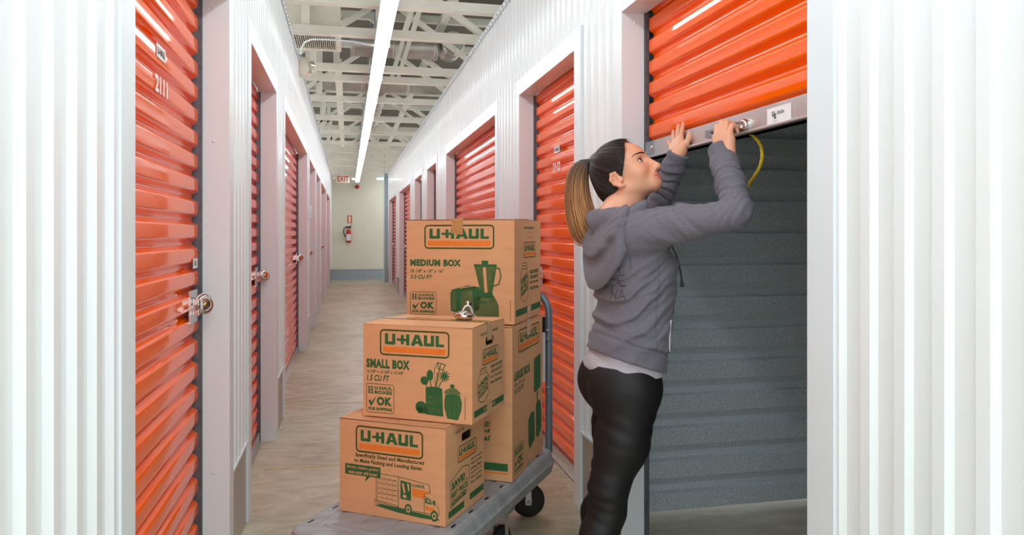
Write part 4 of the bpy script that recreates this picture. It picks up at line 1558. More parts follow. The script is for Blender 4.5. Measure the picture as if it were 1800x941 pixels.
SKIN = toned('skin', rough=0.42, spec=0.4, sss=0.12, nscale=30, var=0.05, bump=0.03, bscale=260)
KNIT = toned('grey_marl_knit', rough=0.9, spec=0.15, nscale=110, var=0.26, bump=0.25, bscale=160, stretch=(0.5, 0.5, 3.5), sheen=0.15)
HAIRM = toned('hair', rough=0.38, spec=0.45, nscale=25, var=0.25)
LEGM = toned('black_stretch_fabric', rough=0.55, spec=0.35, nscale=80, var=0.1, bump=0.05, bscale=300)

FX, FY = 0.80, 2.26
girl = thing('person', (FX, FY, 0), 'woman in a grey hooded sweatshirt and black leggings lifting the orange roll-up door', 'person')

# ---- the head, in its own axes: x forward, y to her left, z up
HYAW, HPITCH, HS = math.radians(-40), math.radians(30), 0.93
Rh = (Matrix.Rotation(HYAW, 3, 'Z') @ Matrix.Rotation(-HPITCH, 3, 'Y'))
RH = np.array(Rh)
HC = np.array([0.9001, 2.3008, 1.4955])


def h2w(q):
    return HC + (np.asarray(q, float) * HS) @ RH.T


def w2h(p):
    return ((p - HC) @ RH) / HS


def mir(c):
    return [(c[0], s * c[1], c[2]) for s in (1, -1)]


def head_local():
    P = []
    P.append((ell((-0.014, 0, 0.036), (0.098, 0.077, 0.084)), 0.0))
    P.append((ell((0.030, 0, 0.030), (0.060, 0.066, 0.064)), 0.03))
    P.append((ell((0.032, 0, -0.030), (0.056, 0.058, 0.058)), 0.03))
    for c in mir((0.046, 0.040, -0.026)):
        P.append((ell(c, (0.032, 0.026, 0.030)), 0.02))
    for s in (1, -1):
        P.append((cap((-0.012, s * 0.050, -0.052), (0.064, s * 0.014, -0.081), 0.022, 0.018), 0.03))
    P.append((ell((0.073, 0, -0.081), (0.019, 0.021, 0.017)), 0.02))
    for s in (1, -1):
        P.append((cap((0.079, s * 0.012, 0.029), (0.060, s * 0.046, 0.029), 0.010, 0.010), 0.016))
    # nose
    P.append((cap((0.085, 0, 0.018), (0.109, 0, -0.029), 0.0085, 0.0105), 0.012))
    P.append((ell((0.108, 0, -0.033), (0.0125, 0.0120, 0.0105)), 0.008))
    for c in mir((0.098, 0.012, -0.036)):
        P.append((ell(c, (0.011, 0.0075, 0.0085)), 0.006))
    # muzzle and lips
    P.append((ell((0.074, 0, -0.062), (0.022, 0.030, 0.024)), 0.018))
    P.append((cap((0.0935, -0.007, -0.0575), (0.0935, 0.007, -0.0575), 0.0065, 0.0065), 0.006))
    P.append((cap((0.083, -0.026, -0.0635), (0.0945, 0, -0.058), 0.0040, 0.0058), 0.005))
    P.append((cap((0.083, 0.026, -0.0635), (0.0945, 0, -0.058), 0.0040, 0.0058), 0.005))
    P.append((cap((0.084, -0.018, -0.067), (0.0915, 0, -0.0700), 0.0045, 0.0072), 0.005))
    P.append((cap((0.084, 0.018, -0.067), (0.0915, 0, -0.0700), 0.0045, 0.0072), 0.005))
    # ears: rim, bowl and lobe
    ears = []
    for s in (1, -1):
        y = s * 0.076
        rim = [(-0.006, y * 0.96, -0.008), (-0.012, y * 1.06, 0.010), (-0.026, y * 1.15, 0.010), (-0.036, y * 1.17, -0.006), (-0.033, y * 1.13, -0.024), (-0.020, y * 1.06, -0.039), (-0.009, y * 0.99, -0.043)]
        ears.append(chain(rim, [0.0042, 0.0048, 0.005, 0.005, 0.0048, 0.0062, 0.0065], 0.006))
        ears.append(ell((-0.020, y * 1.00, -0.014), (0.015, 0.009, 0.024)))
        inn = [(-0.014, y * 1.05, 0.000), (-0.025, y * 1.09, -0.008), (-0.020, y * 1.06, -0.024)]
        ears.append(chain(inn, [0.003, 0.0032, 0.003], 0.004))
        ears.append(cap((-0.004, y * 0.99, -0.014), (-0.004, y * 0.99, -0.024), 0.0045, 0.0045))
    eu = union(ears, 0.005)
    sockets = [ell(c, (0.0175, 0.018, 0.0125)) for c in mir((0.088, 0.036, 0.009))]
    lids = [ell(c, (0.0132, 0.0142, 0.0128)) for c in mir((0.0665, 0.0345, 0.009))]
    slits = [ell(c, (0.020, 0.0138, 0.0060), np.array(Matrix.Rotation(s * 0.12, 3, 'X'))) for s, c in zip((1, -1), mir((0.078, 0.036, 0.0085)))]
    nostril = [ell(c, (0.006, 0.0038, 0.005)) for c in mir((0.101, 0.0068, -0.0445))]
    mouth = chain([(0.088, -0.027, -0.0640), (0.1015, -0.008, -0.0630), (0.1035, 0, -0.0638), (0.1015, 0.008, -0.0630), (0.088, 0.027, -0.0640)], [0.001, 0.0012, 0.0012, 0.0012, 0.001], 0.002)
    bowl = [ell((-0.018, s * 0.0885, -0.013), (0.0075, 0.0075, 0.013)) for s in (1, -1)]

    def f(q):
        d = P[0][0](q)
        for g, k in P[1:]:
            d = smin(d, g(q), k)
        for g in sockets:
            d = smax(d, -g(q), 0.010)
        for g in lids:
            d = smin(d, g(q), 0.004)
        for g in slits:
            d = smax(d, -g(q), 0.0022)
        for g in nostril:
            d = smax(d, -g(q), 0.003)
        d = smax(d, -mouth(q), 0.004)
        e = eu(q)
        for g in bowl:
            e = smax(e, -g(q), 0.003)
        return smin(d, e, 0.006)
    return f


HEADL = head_local()
NECK0 = h2w((-0.028, 0, -0.055))
NECK1 = np.array([0.845, 2.285, 1.355])
neck = chain([NECK0, NECK0 * 0.45 + NECK1 * 0.55 + np.array([0.0, 0, 0.0]), NECK1], [0.046, 0.046, 0.055], 0.02)
throat = cap(h2w((0.006, 0, -0.058)), NECK1 + np.array([0.025, -0.005, -0.01]), 0.034, 0.040)


def head_sdf(p):
    d = HEADL(w2h(p)) * HS
    return smin(smin(d, neck(p), 0.022), throat(p), 0.03)


# ---- hands
def hand(W, E, hdir, row, pnorm, fingers, thumb, S_):
    """W wrist, hdir wrist->knuckles, row index->little finger, pnorm the way the palm faces"""
    hdir = nrm(hdir)
    row = nrm(np.asarray(row) - hdir * (hdir @ np.asarray(row)))
    pnorm = np.asarray(pnorm) - hdir * (hdir @ np.asarray(pnorm))
    pnorm = nrm(pnorm - row * (row @ pnorm))
    C = lambda a, b, c: W + (hdir * a + row * b + pnorm * c) * S_
    fs = [chain([W + nrm(E - W) * 0.075, W + nrm(E - W) * 0.012, C(0.012, 0, 0.0)], [0.0285 * S_, 0.0245 * S_, 0.025 * S_], 0.02)]
    palm = []
    for b, L in ((-0.027, 0.084), (-0.009, 0.088), (0.010, 0.084), (0.027, 0.076)):
        palm.append(cap(C(0.012, b * 0.62, 0), C(L, b, -0.002), 0.0145 * S_, 0.0112 * S_))
    fs.append(union(palm, 0.012))
    fs.append(cap(C(0.018, -0.020, 0.010), C(0.050, -0.032, 0.010), 0.016 * S_, 0.013 * S_))
    fs.append(cap(C(0.020, 0.022, 0.008), C(0.06, 0.028, 0.006), 0.013 * S_, 0.010 * S_))
    d0 = union(fs, 0.016)
    fg = []
    nails = []
    for (b, L, l1, l2, l3, r0), (d1, d2, d3) in zip(((-0.027, 0.084, 0.040, 0.024, 0.019, 0.0086), (-0.009, 0.088, 0.044, 0.027, 0.020, 0.0088), (0.010, 0.084, 0.041, 0.025, 0.020, 0.0084), (0.027, 0.076, 0.032, 0.019, 0.017, 0.0074)), fingers):
        a = C(L, b, -0.001)
        D = [nrm(hdir * x + row * y + pnorm * z) for x, y, z in (d1, d2, d3)]
        r0 = r0 * S_
        p1 = a + D[0] * l1 * S_
        p2 = p1 + D[1] * l2 * S_
        p3 = p2 + D[2] * l3 * S_
        fg.append((chain([a, a * 0.5 + p1 * 0.5, p1, p1 * 0.5 + p2 * 0.5, p2, p3], [r0 * 1.12, r0 * 0.98, r0 * 1.02, r0 * 0.90, r0 * 0.90, r0 * 0.76], 0.003)))
        nails.append((p3, D[2], p2, r0))
    tb = [C(*t) for t in thumb]
    tf = chain(tb, [0.0145 * S_, 0.0118 * S_, 0.0100 * S_, 0.0082 * S_][:len(tb)], 0.006)

    def f(p):
        d = d0(p)
        for g in fg:
            d = np.minimum(smin(d, g(p), 0.006), 9)
        return smin(d, tf(p), 0.010)
    return f


SR, ER = np.array([0.872, 2.130, 1.308]), np.array([1.088, 1.915, 1.358])
SL_, EL = np.array([0.865, 2.435, 1.312]), np.array([1.085, 2.505, 1.372])
WR = np.array([1.108, 2.040, 1.522])
right_hand = hand(WR, ER, (0.10, 0.25, 0.96), (0.30, -0.95, 0.10), (1, 0, 0),
                  [((0.97, -0.04, 0.22), (0.05, -0.03, 1.0), (-0.88, 0.0, 0.35)), ((0.97, 0.0, 0.20), (0.05, 0, 1.0), (-0.88, 0, 0.35)),
                   ((0.97, 0.03, 0.22), (0.05, 0, 1.0), (-0.88, 0, 0.35)), ((0.94, 0.10, 0.28), (0.0, 0, 1.0), (-0.88, 0, 0.35))],
                  [(0.020, -0.020, 0.012), (0.048, -0.040, 0.026), (0.072, -0.030, 0.050), (0.084, -0.010, 0.056)], 1.0)
WL = np.array([1.130, 2.405, 1.573])
left_hand = hand(WL, EL, (0.21, 0.60, 0.78), (-0.28, 0.85, -0.25), (1, 0.3, 0),
                 [((0.98, -0.16, 0.10), (0.98, -0.12, 0.16), (0.98, -0.10, 0.20)), ((1.0, -0.01, 0.10), (1.0, 0, 0.16), (1.0, 0, 0.20)),
                  ((0.99, 0.15, 0.10), (0.99, 0.13, 0.16), (0.99, 0.12, 0.20)), ((0.90, 0.42, 0.08), (0.92, 0.38, 0.14), (0.94, 0.34, 0.18))],
                 [(0.016, -0.018, -0.002), (0.032, -0.046, 0.002), (0.050, -0.064, 0.004), (0.074, -0.068, 0.004)], 0.90)

# ---- torso outline: height, back x, front x, half width
TOR = np.array([(0.60, 0.79, 0.96, 0.150), (0.76, 0.778, 0.990, 0.165), (0.83, 0.756, 0.996, 0.175), (0.87, 0.754, 0.998, 0.173), (0.92, 0.772, 1.010, 0.168), (0.98, 0.790, 1.020, 0.160), (1.06, 0.802, 1.030, 0.158),
                (1.14, 0.800, 1.040, 0.168), (1.21, 0.792, 1.038, 0.176), (1.26, 0.786, 1.010, 0.176), (1.30, 0.792, 0.975, 0.160), (1.34, 0.802, 0.935, 0.110), (1.42, 0.82, 0.90, 0.06)])
YC = 2.28


def torso(p, inset=0.0):
    z = p[:, 2]
    b = np.interp(z, TOR[:, 0], TOR[:, 1])
    fr = np.interp(z, TOR[:, 0], TOR[:, 2])
    hw = np.interp(z, TOR[:, 0], TOR[:, 3]) - inset
    a = (fr - b) / 2 - inset
    cx = (fr + b) / 2
    n = 2.35
    u = np.abs((p[:, 0] - cx) / a)
    v = np.abs((p[:, 1] - YC) / hw)
    k = (u ** n + v ** n) ** (1 / n)
    d = (k - 1) * np.minimum(a, hw) * 0.92
    return smax(d, z - 1.362, 0.03)


HPR, KR, AR = np.array([0.868, 2.20, 0.80]), np.array([0.795, 2.19, 0.485]), np.array([0.728, 2.17, 0.10])
HPL, KL, AL = np.array([0.890, 2.36, 0.80]), np.array([0.862, 2.37, 0.49]), np.array([0.776, 2.39, 0.10])


def legs(p, o=0.0):
    d, o0 = None, o
    for H, K, A in ((HPR, KR, AR), (HPL, KL, AL)):
        o = o0 - (0.006 if K is KL else 0.0)
        m1 = H * 0.5 + K * 0.5 + np.array([0.010, 0, 0])
        c1 = K * 0.68 + A * 0.32 + np.array([-0.012, 0, 0])
        q = chain([H, m1, K + np.array([0, 0, 0.02]), K - np.array([0.002, 0, 0.05]), c1, K * 0.25 + A * 0.75, A], [0.098 + o, 0.082 + o, 0.058 + o, 0.053 + o, 0.055 + o, 0.040 + o, 0.036 + o], 0.03)(p)
        d = q if d is None else smin(d, q, 0.012)
    o = o0
    hips = ell((0.874, YC, 0.83), (0.117 + o, 0.168 + o, 0.13 + o))(p)
    glut = smin(ell((0.824, 2.215, 0.815), (0.075 + o, 0.084 + o, 0.085 + o))(p), ell((0.824, 2.345, 0.815), (0.075 + o, 0.084 + o, 0.085 + o))(p), 0.03)
    return smin(smin(d, hips, 0.035), glut, 0.035)


def arms(p, ra, rb, rc):
    d = None
    for S, E, W in ((SR, ER, WR), (SL_, EL, WL)):
        E_ = E + (S * 0.5 + W * 0.5 - E) * 0.05
        q = chain([S, S * 0.5 + E_ * 0.5, E_, E_ * 0.5 + W * 0.5, W - (W - E) * 0.10], [ra, (ra + rb) / 2, rb, (rb + rc) / 2, rc], 0.03)(p)
        d = q if d is None else np.minimum(d, q)
    return d


def body_core(p):
    d = smin(smax(torso(p, 0.040), 0.80 - p[:, 2], 0.03), legs(p, -0.020), 0.02)
    d = smin(d, arms(p, 0.040, 0.026, 0.024), 0.02)
    for A, yw in ((AR, -0.1), (AL, 0.15)):
        z0 = A[2] - 0.10
        d = smin(d, cap(A, (A[0] + 0.0, A[1], z0 + 0.06), 0.036, 0.034)(p), 0.02)
        d = smin(d, cap((A[0] - 0.02, A[1], z0 + 0.045), (A[0] + 0.15, A[1] + yw * 0.15, z0 + 0.035), 0.032, 0.028)(p), 0.02)
    return d


skin_c = np.array(lin((228, 168, 136)))


def skin_tone(V):
    q = w2h(V)
    c = np.tile(skin_c, (len(V), 1))
    g = lambda ctr, r: np.exp(-(((q - np.array(ctr)) / np.array(r)) ** 2).sum(1))
    lips = np.clip(1.5 * (g((0.098, 0, -0.0575), (0.02, 0.024, 0.0066)) + g((0.096, 0, -0.070), (0.02, 0.021, 0.0072))), 0, 1)
    c = c * (1 - lips[:, None]) + np.array(lin((196, 112, 98))) * lips[:, None]
    for s in (1, -1):
        ch = 0.30 * g((0.075, s * 0.045, -0.03), (0.03, 0.03, 0.025)) + 0.3 * g((-0.02, s * 0.085, -0.015), (0.03, 0.02, 0.035))
        c = c * (1 - ch[:, None]) + np.array(lin((222, 138, 104))) * ch[:, None]
    return c


Vs, Fs, n0 = [], [], 0
for fn, lo, hi, hh in ((head_sdf, HC + (-0.15, -0.14, -0.19), HC + (0.16, 0.14, 0.16), 0.0022),
                       (right_hand, WR + (-0.10, -0.12, -0.09), WR + (0.14, 0.16, 0.17), 0.0018),
                       (left_hand, WL + (-0.10, -0.13, -0.10), WL + (0.14, 0.20, 0.20), 0.0018),
                       (body_core, (0.55, 1.75, 0.0), (1.25, 2.80, 1.45), 0.010)):
    V, F = surface(fn, lo, hi, hh)
    Vs.append(V)
    Fs.append(F + n0)
    n0 += len(V)
V, F = np.concatenate(Vs), np.concatenate(Fs)
solid('body', girl, V, F, SKIN, skin_tone(V))


# ---- eyes, lashes, brows
def snap(q, f=HEADL, n=6, off=0.0):
    q = np.asarray(q, float)
    for _ in range(n):
        d = f(q) - off
        G = np.stack([f(q + 1e-4 * np.eye(3)[k]) - f(q) for k in range(3)], 1) / 1e-4
        q = q - d[:, None] * G / np.maximum((G * G).sum(1), 0.2)[:, None]
    return q


EYEW = mat('eye_white', (236, 228, 222), rough=0.12, var=0.02)
IRIS = mat('brown_iris', (58, 34, 20), rough=0.08, var=0.2, scale=90)
BROW = mat('dark_brow', (46, 32, 26), rough=0.7, var=0.2, scale=200)
LASH = mat('dark_lash', (24, 17, 14), rough=0.6, var=0.1)
gaze = nrm((0.97, 0.0, 0.12))
for s in (1, -1):
    eb = MB()
    c = np.array([0.0665, s * 0.0345, 0.009])
    ax = nrm(gaze + np.array([0, s * 0.06 + 0.02, 0]))
    e1 = nrm(np.cross((0, 0, 1), ax))
    e2 = np.cross(ax, e1)
    R = 0.0122
    rows = np.linspace(0, math.pi, 17)
    for r0, r1, m_ in ((0, 0.20, BLACK), (0.20, 0.52, IRIS), (0.52, math.pi, EYEW)):
        th = np.linspace(r0, r1, 4 if r1 < 1 else 12)
        prof = [(R * math.sin(a), R * math.cos(a)) for a in th]
        w0 = h2w(c)
        Mx = frame_matrix(w0, tuple(RH @ e1), tuple(RH @ e2), tuple(RH @ ax))
        eb.lathe([(r * HS, z * HS) for r, z in prof], Mx, m_, 24)
    eb.build('eyeball', girl)
    lb = MB()
    ts = np.linspace(-1, 1, 11)
    up = np.array([[0.0785, s * (0.036 + 0.0135 * t), 0.0088 + 0.0064 * (1 - t * t) + 0.0006 * t] for t in ts])
    upn = snap(up, off=0.0004)
    lb.tube([h2w(q) for q in upn], [0.0006] + [0.0012] * 9 + [0.0007], LASH, 6)
    lo_ = snap(np.array([[0.0775, s * (0.036 + 0.0125 * t), 0.0082 - 0.0058 * (1 - t * t)] for t in ts]), off=0.0002)
    lb.tube([h2w(q) for q in lo_], 0.0005, LASH, 5)
    for q, t in zip(upn, ts):
        dirn = np.array([0.8, s * 0.5 * t, 0.5])
        lb.tube([h2w(q), h2w(q + dirn * 0.0025), h2w(q + dirn * 0.0042 + np.array([0, 0, 0.001]))], [0.0005, 0.0004, 0.0002], LASH, 4)
    lb.build('eyelashes', girl)
    bb = MB()
    tt = np.linspace(0, 1, 22)
    cen = np.array([[0.088 - 0.030 * t ** 1.7, s * (0.013 + 0.041 * t), 0.0300 + 0.0075 * math.sin(t * 2.5) - 0.005 * t] for t in tt])
    cen = snap(cen, off=0.0002)
    for k in range(4):
        off_ = (k - 1.5) * 0.0019
        pts = [h2w(q + np.array([0, 0, off_ * (1 - 0.75 * t)])) for q, t in zip(cen, tt)]
        bb.tube(pts, [0.0010 * (0.6 + 0.6 * math.sin(math.pi * min(1, t + 0.15))) for t in tt], BROW, 6)
    bb.build('eyebrow', girl)

# ---- hair drawn back to a tie, and the ponytail
TIE = np.array([-0.083, 0.0, 0.104])
scalp = union([ell((-0.014, 0, 0.038), (0.1065, 0.0845, 0.097)), ell((0.026, 0, 0.036), (0.066, 0.074, 0.068)), ell((-0.060, 0, -0.018), (0.062, 0.068, 0.064))], 0.03)
knot = ell(TIE + np.array([0.008, 0, -0.002]), (0.030, 0.026, 0.026))
tie_ax = nrm(np.array([-0.014, 0, 0.03]) - TIE)
tu = nrm(np.cross(tie_ax, (0, 1, 0)))
tv = np.cross(tie_ax, tu)


def hair_cut(q):
    """> 0 where no hair grows: face, ears, before the ear and below the nape"""
    ya = np.abs(q[:, 1])
    line = 0.006 * np.sin(ya * 55) + 0.80 * (q[:, 0] - 0.044) - 0.60 * (q[:, 2] - 0.070) - 0.25 * ya + 0.006
    a = 0.85 * (0.5 * (q[:, 0] + 0.004) - (q[:, 2] + 0.022))
    b_ = q[:, 0] + 0.040
    d = smax(line, smin(a, b_, 0.012), 0.006)
    for s in (1, -1):
        d = smax(d, -ell((-0.020, s * 0.088, -0.016), (0.018, 0.030, 0.027))(q), 0.006)
    return smax(d, -(q[:, 2] + 0.082), 0.010)


def hair_local(q):
    r = q - TIE
    ang = np.arctan2(r @ tv, r @ tu)
    dist = np.linalg.norm(r, axis=1)
    cut = hair_cut(q)
    w = np.clip(dist / 0.06, 0, 1) * np.clip(-cut / 0.03, 0, 1)
    rid = 0.0006 * np.sin(ang * 34 + 2 * np.sin(dist * 40)) + 0.0005 * np.sin(ang * 71 + 1.3) + 0.0009 * np.sin(ang * 11 + dist * 20)
    d = smin(scalp(q), knot(q), 0.03) - rid * w
    return smax(d, cut, 0.011)


V, F = surface(lambda p: hair_local(w2h(p)) * HS, HC + (-0.17, -0.14, -0.15), HC + (0.15, 0.14, 0.16), 0.0023)
q = w2h(V)
r = q - TIE
ang = np.arctan2(r @ tv, r @ tu)
k = 0.5 + 0.5 * np.sin(ang * 47 + 1.7 * np.sin(ang * 13))
dark, brown = np.array(lin((26, 20, 18))), np.array(lin((58, 43, 34)))
col = dark + (brown - dark) * (k ** 3)[:, None]
hair = solid('hair', girl, V, F, HAIRM, col)
hair['label'] = 'black hair pulled back smooth'
# fine strands lying over it from the hairline to the tie
hr = np.random.default_rng(11)
C0_ = np.array([-0.014, 0, 0.028])
r0 = TIE - C0_
NS, MS_ = 620, 30
sb, scol = MB(), []
phis = np.linspace(0.10, 2.5, MS_)
for i in range(NS):
    a = hr.uniform(0, 2 * math.pi)
    dr = tu * math.cos(a) + tv * math.sin(a)
    n_ = nrm(np.cross(r0, dr))
    tw_ = hr.normal(0, 0.05)
    pts = []
    for ph in phis:
        n2 = nrm(n_ + tw_ * ph * nrm(r0) * 0.5)
        pts.append(C0_ + r0 * math.cos(ph) + np.cross(n2, r0) * math.sin(ph) + n2 * (n2 @ r0) * (1 - math.cos(ph)))
    pts = snap(np.array(pts), scalp, 5, 0.0012 + hr.uniform(0, 0.0016))
    ok = hair_cut(pts) < hr.uniform(-0.004, 0.009)
    m_ = int(np.argmin(ok)) if not ok.all() else MS_
    s0 = int(hr.integers(0, 4))
    if m_ - s0 < 5:
        continue
    seg = pts[s0:m_]
    k_ = np.linspace(0, 1, len(seg))
    rad = 0.00095 * (1 - 0.75 * k_ ** 4) * hr.uniform(0.6, 1.2)
    sb.tube([tuple(x) for x in h2w(seg)], [float(x) for x in rad], HAIRM, 4)
    tone = np.array(lin((22, 17, 16))) * (1 - (u_ := hr.uniform(0, 1) ** 2)) + np.array(lin((64, 47, 38))) * u_
    scol += [tone] * (len(seg) * 4 + 8)
so_ = sb.build('hair_strands', hair)
at = so_.data.color_attributes.new('Tone', 'FLOAT_COLOR', 'POINT')
scol = np.asarray(scol)
at.data.foreach_set('color', np.concatenate([scol, np.ones((len(scol), 1))], 1).ravel().astype(np.float32))

b = MB()
tw = h2w(TIE + np.array([-0.010, 0, 0.004]))
pdir = nrm(RH @ np.array([-0.75, 0, 0.66]))
e1 = nrm(np.cross(pdir, (0, 0, 1)))
e2 = np.cross(pdir, e1)
b.tube([tw + pdir * 0.0 + (e1 * math.cos(a) + e2 * math.sin(a)) * 0.0195 for a in np.linspace(0, 2 * math.pi, 24, endpoint=False)], 0.0052, BLACK, 10, closed=True)
b.build('hair_tie', hair)

rng = np.random.default_rng(5)


def bez(P, t):
    P = np.asarray(P)
    n = len(P) - 1
    from math import comb
    return sum(comb(n, i) * ((1 - t) ** (n - i) * t ** i)[:, None] * P[i] for i in range(n + 1))


b = MB()
cols = []
SIDE = nrm(np.array([0.363, 0.932, 0]))               # away from the camera
LEFT = np.array([-0.932, 0.363, 0])                     # towards the left of the picture
N = 430
tt = np.linspace(0, 1, 17)
gold, mid, root = np.array(lin((216, 160, 104))), np.array(lin((150, 94, 58))), np.array(lin((44, 32, 26)))
for i in range(N):
    a = rng.uniform(0, 2 * math.pi)
    rr = math.sqrt(rng.uniform(0, 1))
    ox, oy = rr * math.cos(a), rr * math.sin(a)          # ox: left/right in the bundle, oy: depth
    len_ = rng.uniform(0.84, 1.04) - 0.10 * max(0, -ox)
    P0 = tw - pdir * 0.012 + e1 * ox * 0.014 + e2 * oy * 0.014
    up = np.array([0, 0, 1.0])
    P1 = tw + LEFT * (0.038 + 0.03 * ox) + up * (0.030 + 0.014 * ox) + SIDE * oy * 0.012
    P2 = tw + LEFT * (0.070 + 0.040 * ox) + up * (-0.045 + 0.03 * ox) + SIDE * oy * 0.034
    P3 = tw + LEFT * (0.050 + 0.048 * ox) - up * (0.140 * len_) + SIDE * oy * 0.042
    P4 = tw + LEFT * (0.046 + 0.052 * ox + rng.normal(0, 0.004)) - up * (0.212 * len_) + SIDE * oy * 0.040
    P5 = tw + LEFT * (0.018 + 0.044 * ox + rng.normal(0, 0.007)) - up * (0.272 * len_ + 0.010 * ox) + SIDE * (oy * 0.032 + rng.normal(0, 0.003))
    P6 = tw + LEFT * (-0.010 + 0.040 * ox + rng.normal(0, 0.008)) - up * (0.272 * len_ - 0.012 + 0.012 * ox) + SIDE * oy * 0.024
    pts = bez([P0, P1, P2, P3, P4, P5, P6], tt)
    rad = 0.0024 * (1 - 0.80 * tt ** 2.5) * rng.uniform(0.7, 1.15)
    b.tube([tuple(x) for x in pts], [float(x) for x in rad], HAIRM, 5)
    hi_ = rng.uniform(0, 1)
    for t in tt:
        g_ = np.clip((t - 0.12) / 0.5, 0, 1)
        base = root * (1 - g_) + (mid * (1 - hi_) + gold * hi_) * g_
        cols += [base] * 5
    cols += [root] * 5 + [gold * hi_ + mid * (1 - hi_)] * 5
o = b.build('ponytail', hair)
o['label'] = 'blond-streaked ponytail'
at = o.data.color_attributes.new('Tone', 'FLOAT_COLOR', 'POINT')
cols = np.asarray(cols)
at.data.foreach_set('color', np.concatenate([cols, np.ones((len(cols), 1))], 1).ravel().astype(np.float32))


# ---- the hooded sweatshirt
def wob(p, s, ph):
    return np.sin(p[:, 0] * s * 1.3 + 2.1 * np.sin(p[:, 2] * s * 0.7 + ph)) * 0.6 + np.sin(p[:, 1] * s * 1.1 + 1.7 * np.sin(p[:, 0] * s * 0.8 + ph * 2)) * 0.6


def bell(x, c, wd):
    return np.exp(-((x - c) / wd) ** 2)


def sleeve(S, E, W, side, over):
    A = nrm(E - S)
    B = nrm(W - E)
    base = chain([S, S * 0.55 + E * 0.45, E - A * 0.012, E + B * 0.012, E * 0.5 + W * 0.5, W - B * 0.040, W + B * over], [0.066, 0.056, 0.041, 0.041, 0.042, 0.039, 0.040], 0.010)
    LA, LB = np.linalg.norm(E - S), np.linalg.norm(W - E)

    def f(p):
        d = base(p)
        tb = np.clip((p - E) @ B, -0.05, LB + 0.05)
        ta = (p - S) @ A
        wv = wob(p, 26, side)
        # cloth bunched up along the forearm, creases at the elbow, soft drag lines on the upper arm
        wf = wob(p, 55, side + 0.8)
        d = d - 0.0030 * bell(tb, LB * 0.58, LB * 0.32) * np.sin(tb * 235 + wv * 2.4 + wf * 1.1 + p[:, 1] * 30)
        d = d - 0.0014 * bell(tb, LB * 0.60, LB * 0.34) * np.sin(tb * 430 + wv * 3.5 + wf * 2.0)
        d = d - 0.0020 * np.sin(tb * 70 + wv * 2) * bell(tb, LB * 0.5, LB * 0.4)
        nearE = np.exp(-(np.linalg.norm(p - E, axis=1) / 0.07) ** 2)
        d = d - 0.0026 * nearE * np.sin((ta - tb) * 190 + wv * 2.0 + wf * 0.8)
        d = d - 0.0022 * bell(ta, LA * 0.45, LA * 0.35) * np.sin(ta * 60 + p[:, 2] * 80 + wv * 1.6) - 0.0010 * bell(ta, LA * 0.5, LA * 0.4) * np.sin(ta * 170 + p[:, 2] * 120 + wv * 3 + wf)
        # ribbed cuff
        end = (p - (W + B * over)) @ B
        cuff = bell(tb, LB + over - 0.02, 0.018)
        d = d + 0.0012 * cuff * np.sign(np.sin(1)) - 0.0035 * bell(tb, LB + over - 0.058, 0.010)
        return smax(d, end, 0.004)
    return f


slR, slL = sleeve(SR, ER, WR, 0.3, 0.050), sleeve(SL_, EL, WL, 1.9, 0.010)


def hem_z(p):
    return 0.935 - 0.085 * (p[:, 0] - 0.745) / 0.27


hood_ring = chain([(0.985, 2.215, 1.300), (0.945, 2.180, 1.340), (0.875, 2.180, 1.357), (0.815, 2.220, 1.352), (0.790, 2.285, 1.345), (0.805, 2.350, 1.352), (0.86, 2.395, 1.357), (0.94, 2.385, 1.335), (0.985, 2.335, 1.300)], [0.016, 0.020, 0.022, 0.024, 0.026, 0.024, 0.022, 0.020, 0.016], 0.02)
neck_hole = cap(NECK1 + np.array([0.02, 0, 0.0]), NECK0 + np.array([0, 0, 0.03]), 0.064, 0.070)


def hoodie_torso(p):
    d = torso(p)
    z, x, y = p[:, 2], p[:, 0], p[:, 1]
    wv = wob(p, 17, 0.7)
    # drag folds running from the lower back up to the raised arm, and bunching above the hem
    s1 = (z - 1.08) * 0.80 - (x - 0.90) * 0.55
    amp = 0.0060 * bell(z, 1.06, 0.13) * np.clip(1.2 - (x - 0.76) / 0.22, 0.15, 1)
    d = d - amp * np.sin(s1 * 105 + wv * 1.5)
    d = d - 0.0040 * bell(z, 0.975, 0.045) * np.sin(z * 95 + wv * 2.2 + x * 14)
    d = d - 0.0040 * bell(z, 1.20, 0.07) * np.sin(s1 * 70 + wv * 1.4) * np.clip((x - 0.82) / 0.1, 0, 1)
    wf = wob(p, 48, 0.3)
    d = d - 0.0016 * bell(z, 1.10, 0.14) * np.sin(s1 * 230 + wv * 2.6 + wf * 1.4)
    # hem band: gathered line above a smooth rib
    hz = hem_z(p)
    d = d + 0.0050 * bell(z, hz + 0.062, 0.006) - 0.0050 * bell(z, hz + 0.085, 0.020)
    d = d - 0.004 * np.clip((hz + 0.05 - z) / 0.04, 0, 1)
    return d


def hoodie(p):
    d = smin(hoodie_torso(p), slR(p), 0.035)
    d = smin(d, slL(p), 0.035)
    z, x, y = p[:, 2], p[:, 0], p[:, 1]
    lo = 1.150 + 1.1 * np.abs(y - 2.275) ** 2
    s = (2.0 * (x - 0.795) - (z - lo)) / 2.2
    wv = wob(p, 22, 1.1)
    shell = smin(torso(p), slR(p) + 0.004, 0.03) - 0.024 - 0.006 * bell(s, -0.014, 0.012) + 0.008 * bell(s, -0.050, 0.010) + 0.006 * bell(s, -0.085, 0.012) - 0.0025 * np.sin(s * 140 + wv * 1.6)
    hb = smax(smax(shell, s, 0.012), np.abs(y - 2.275) - 0.165, 0.02)
    hd = smin(smin(hood_ring(p), hb, 0.018), d, 0.004)
    hd = smax(hd, -neck_hole(p), 0.008)
    return smax(hd, hem_z(p) - p[:, 2], 0.005)


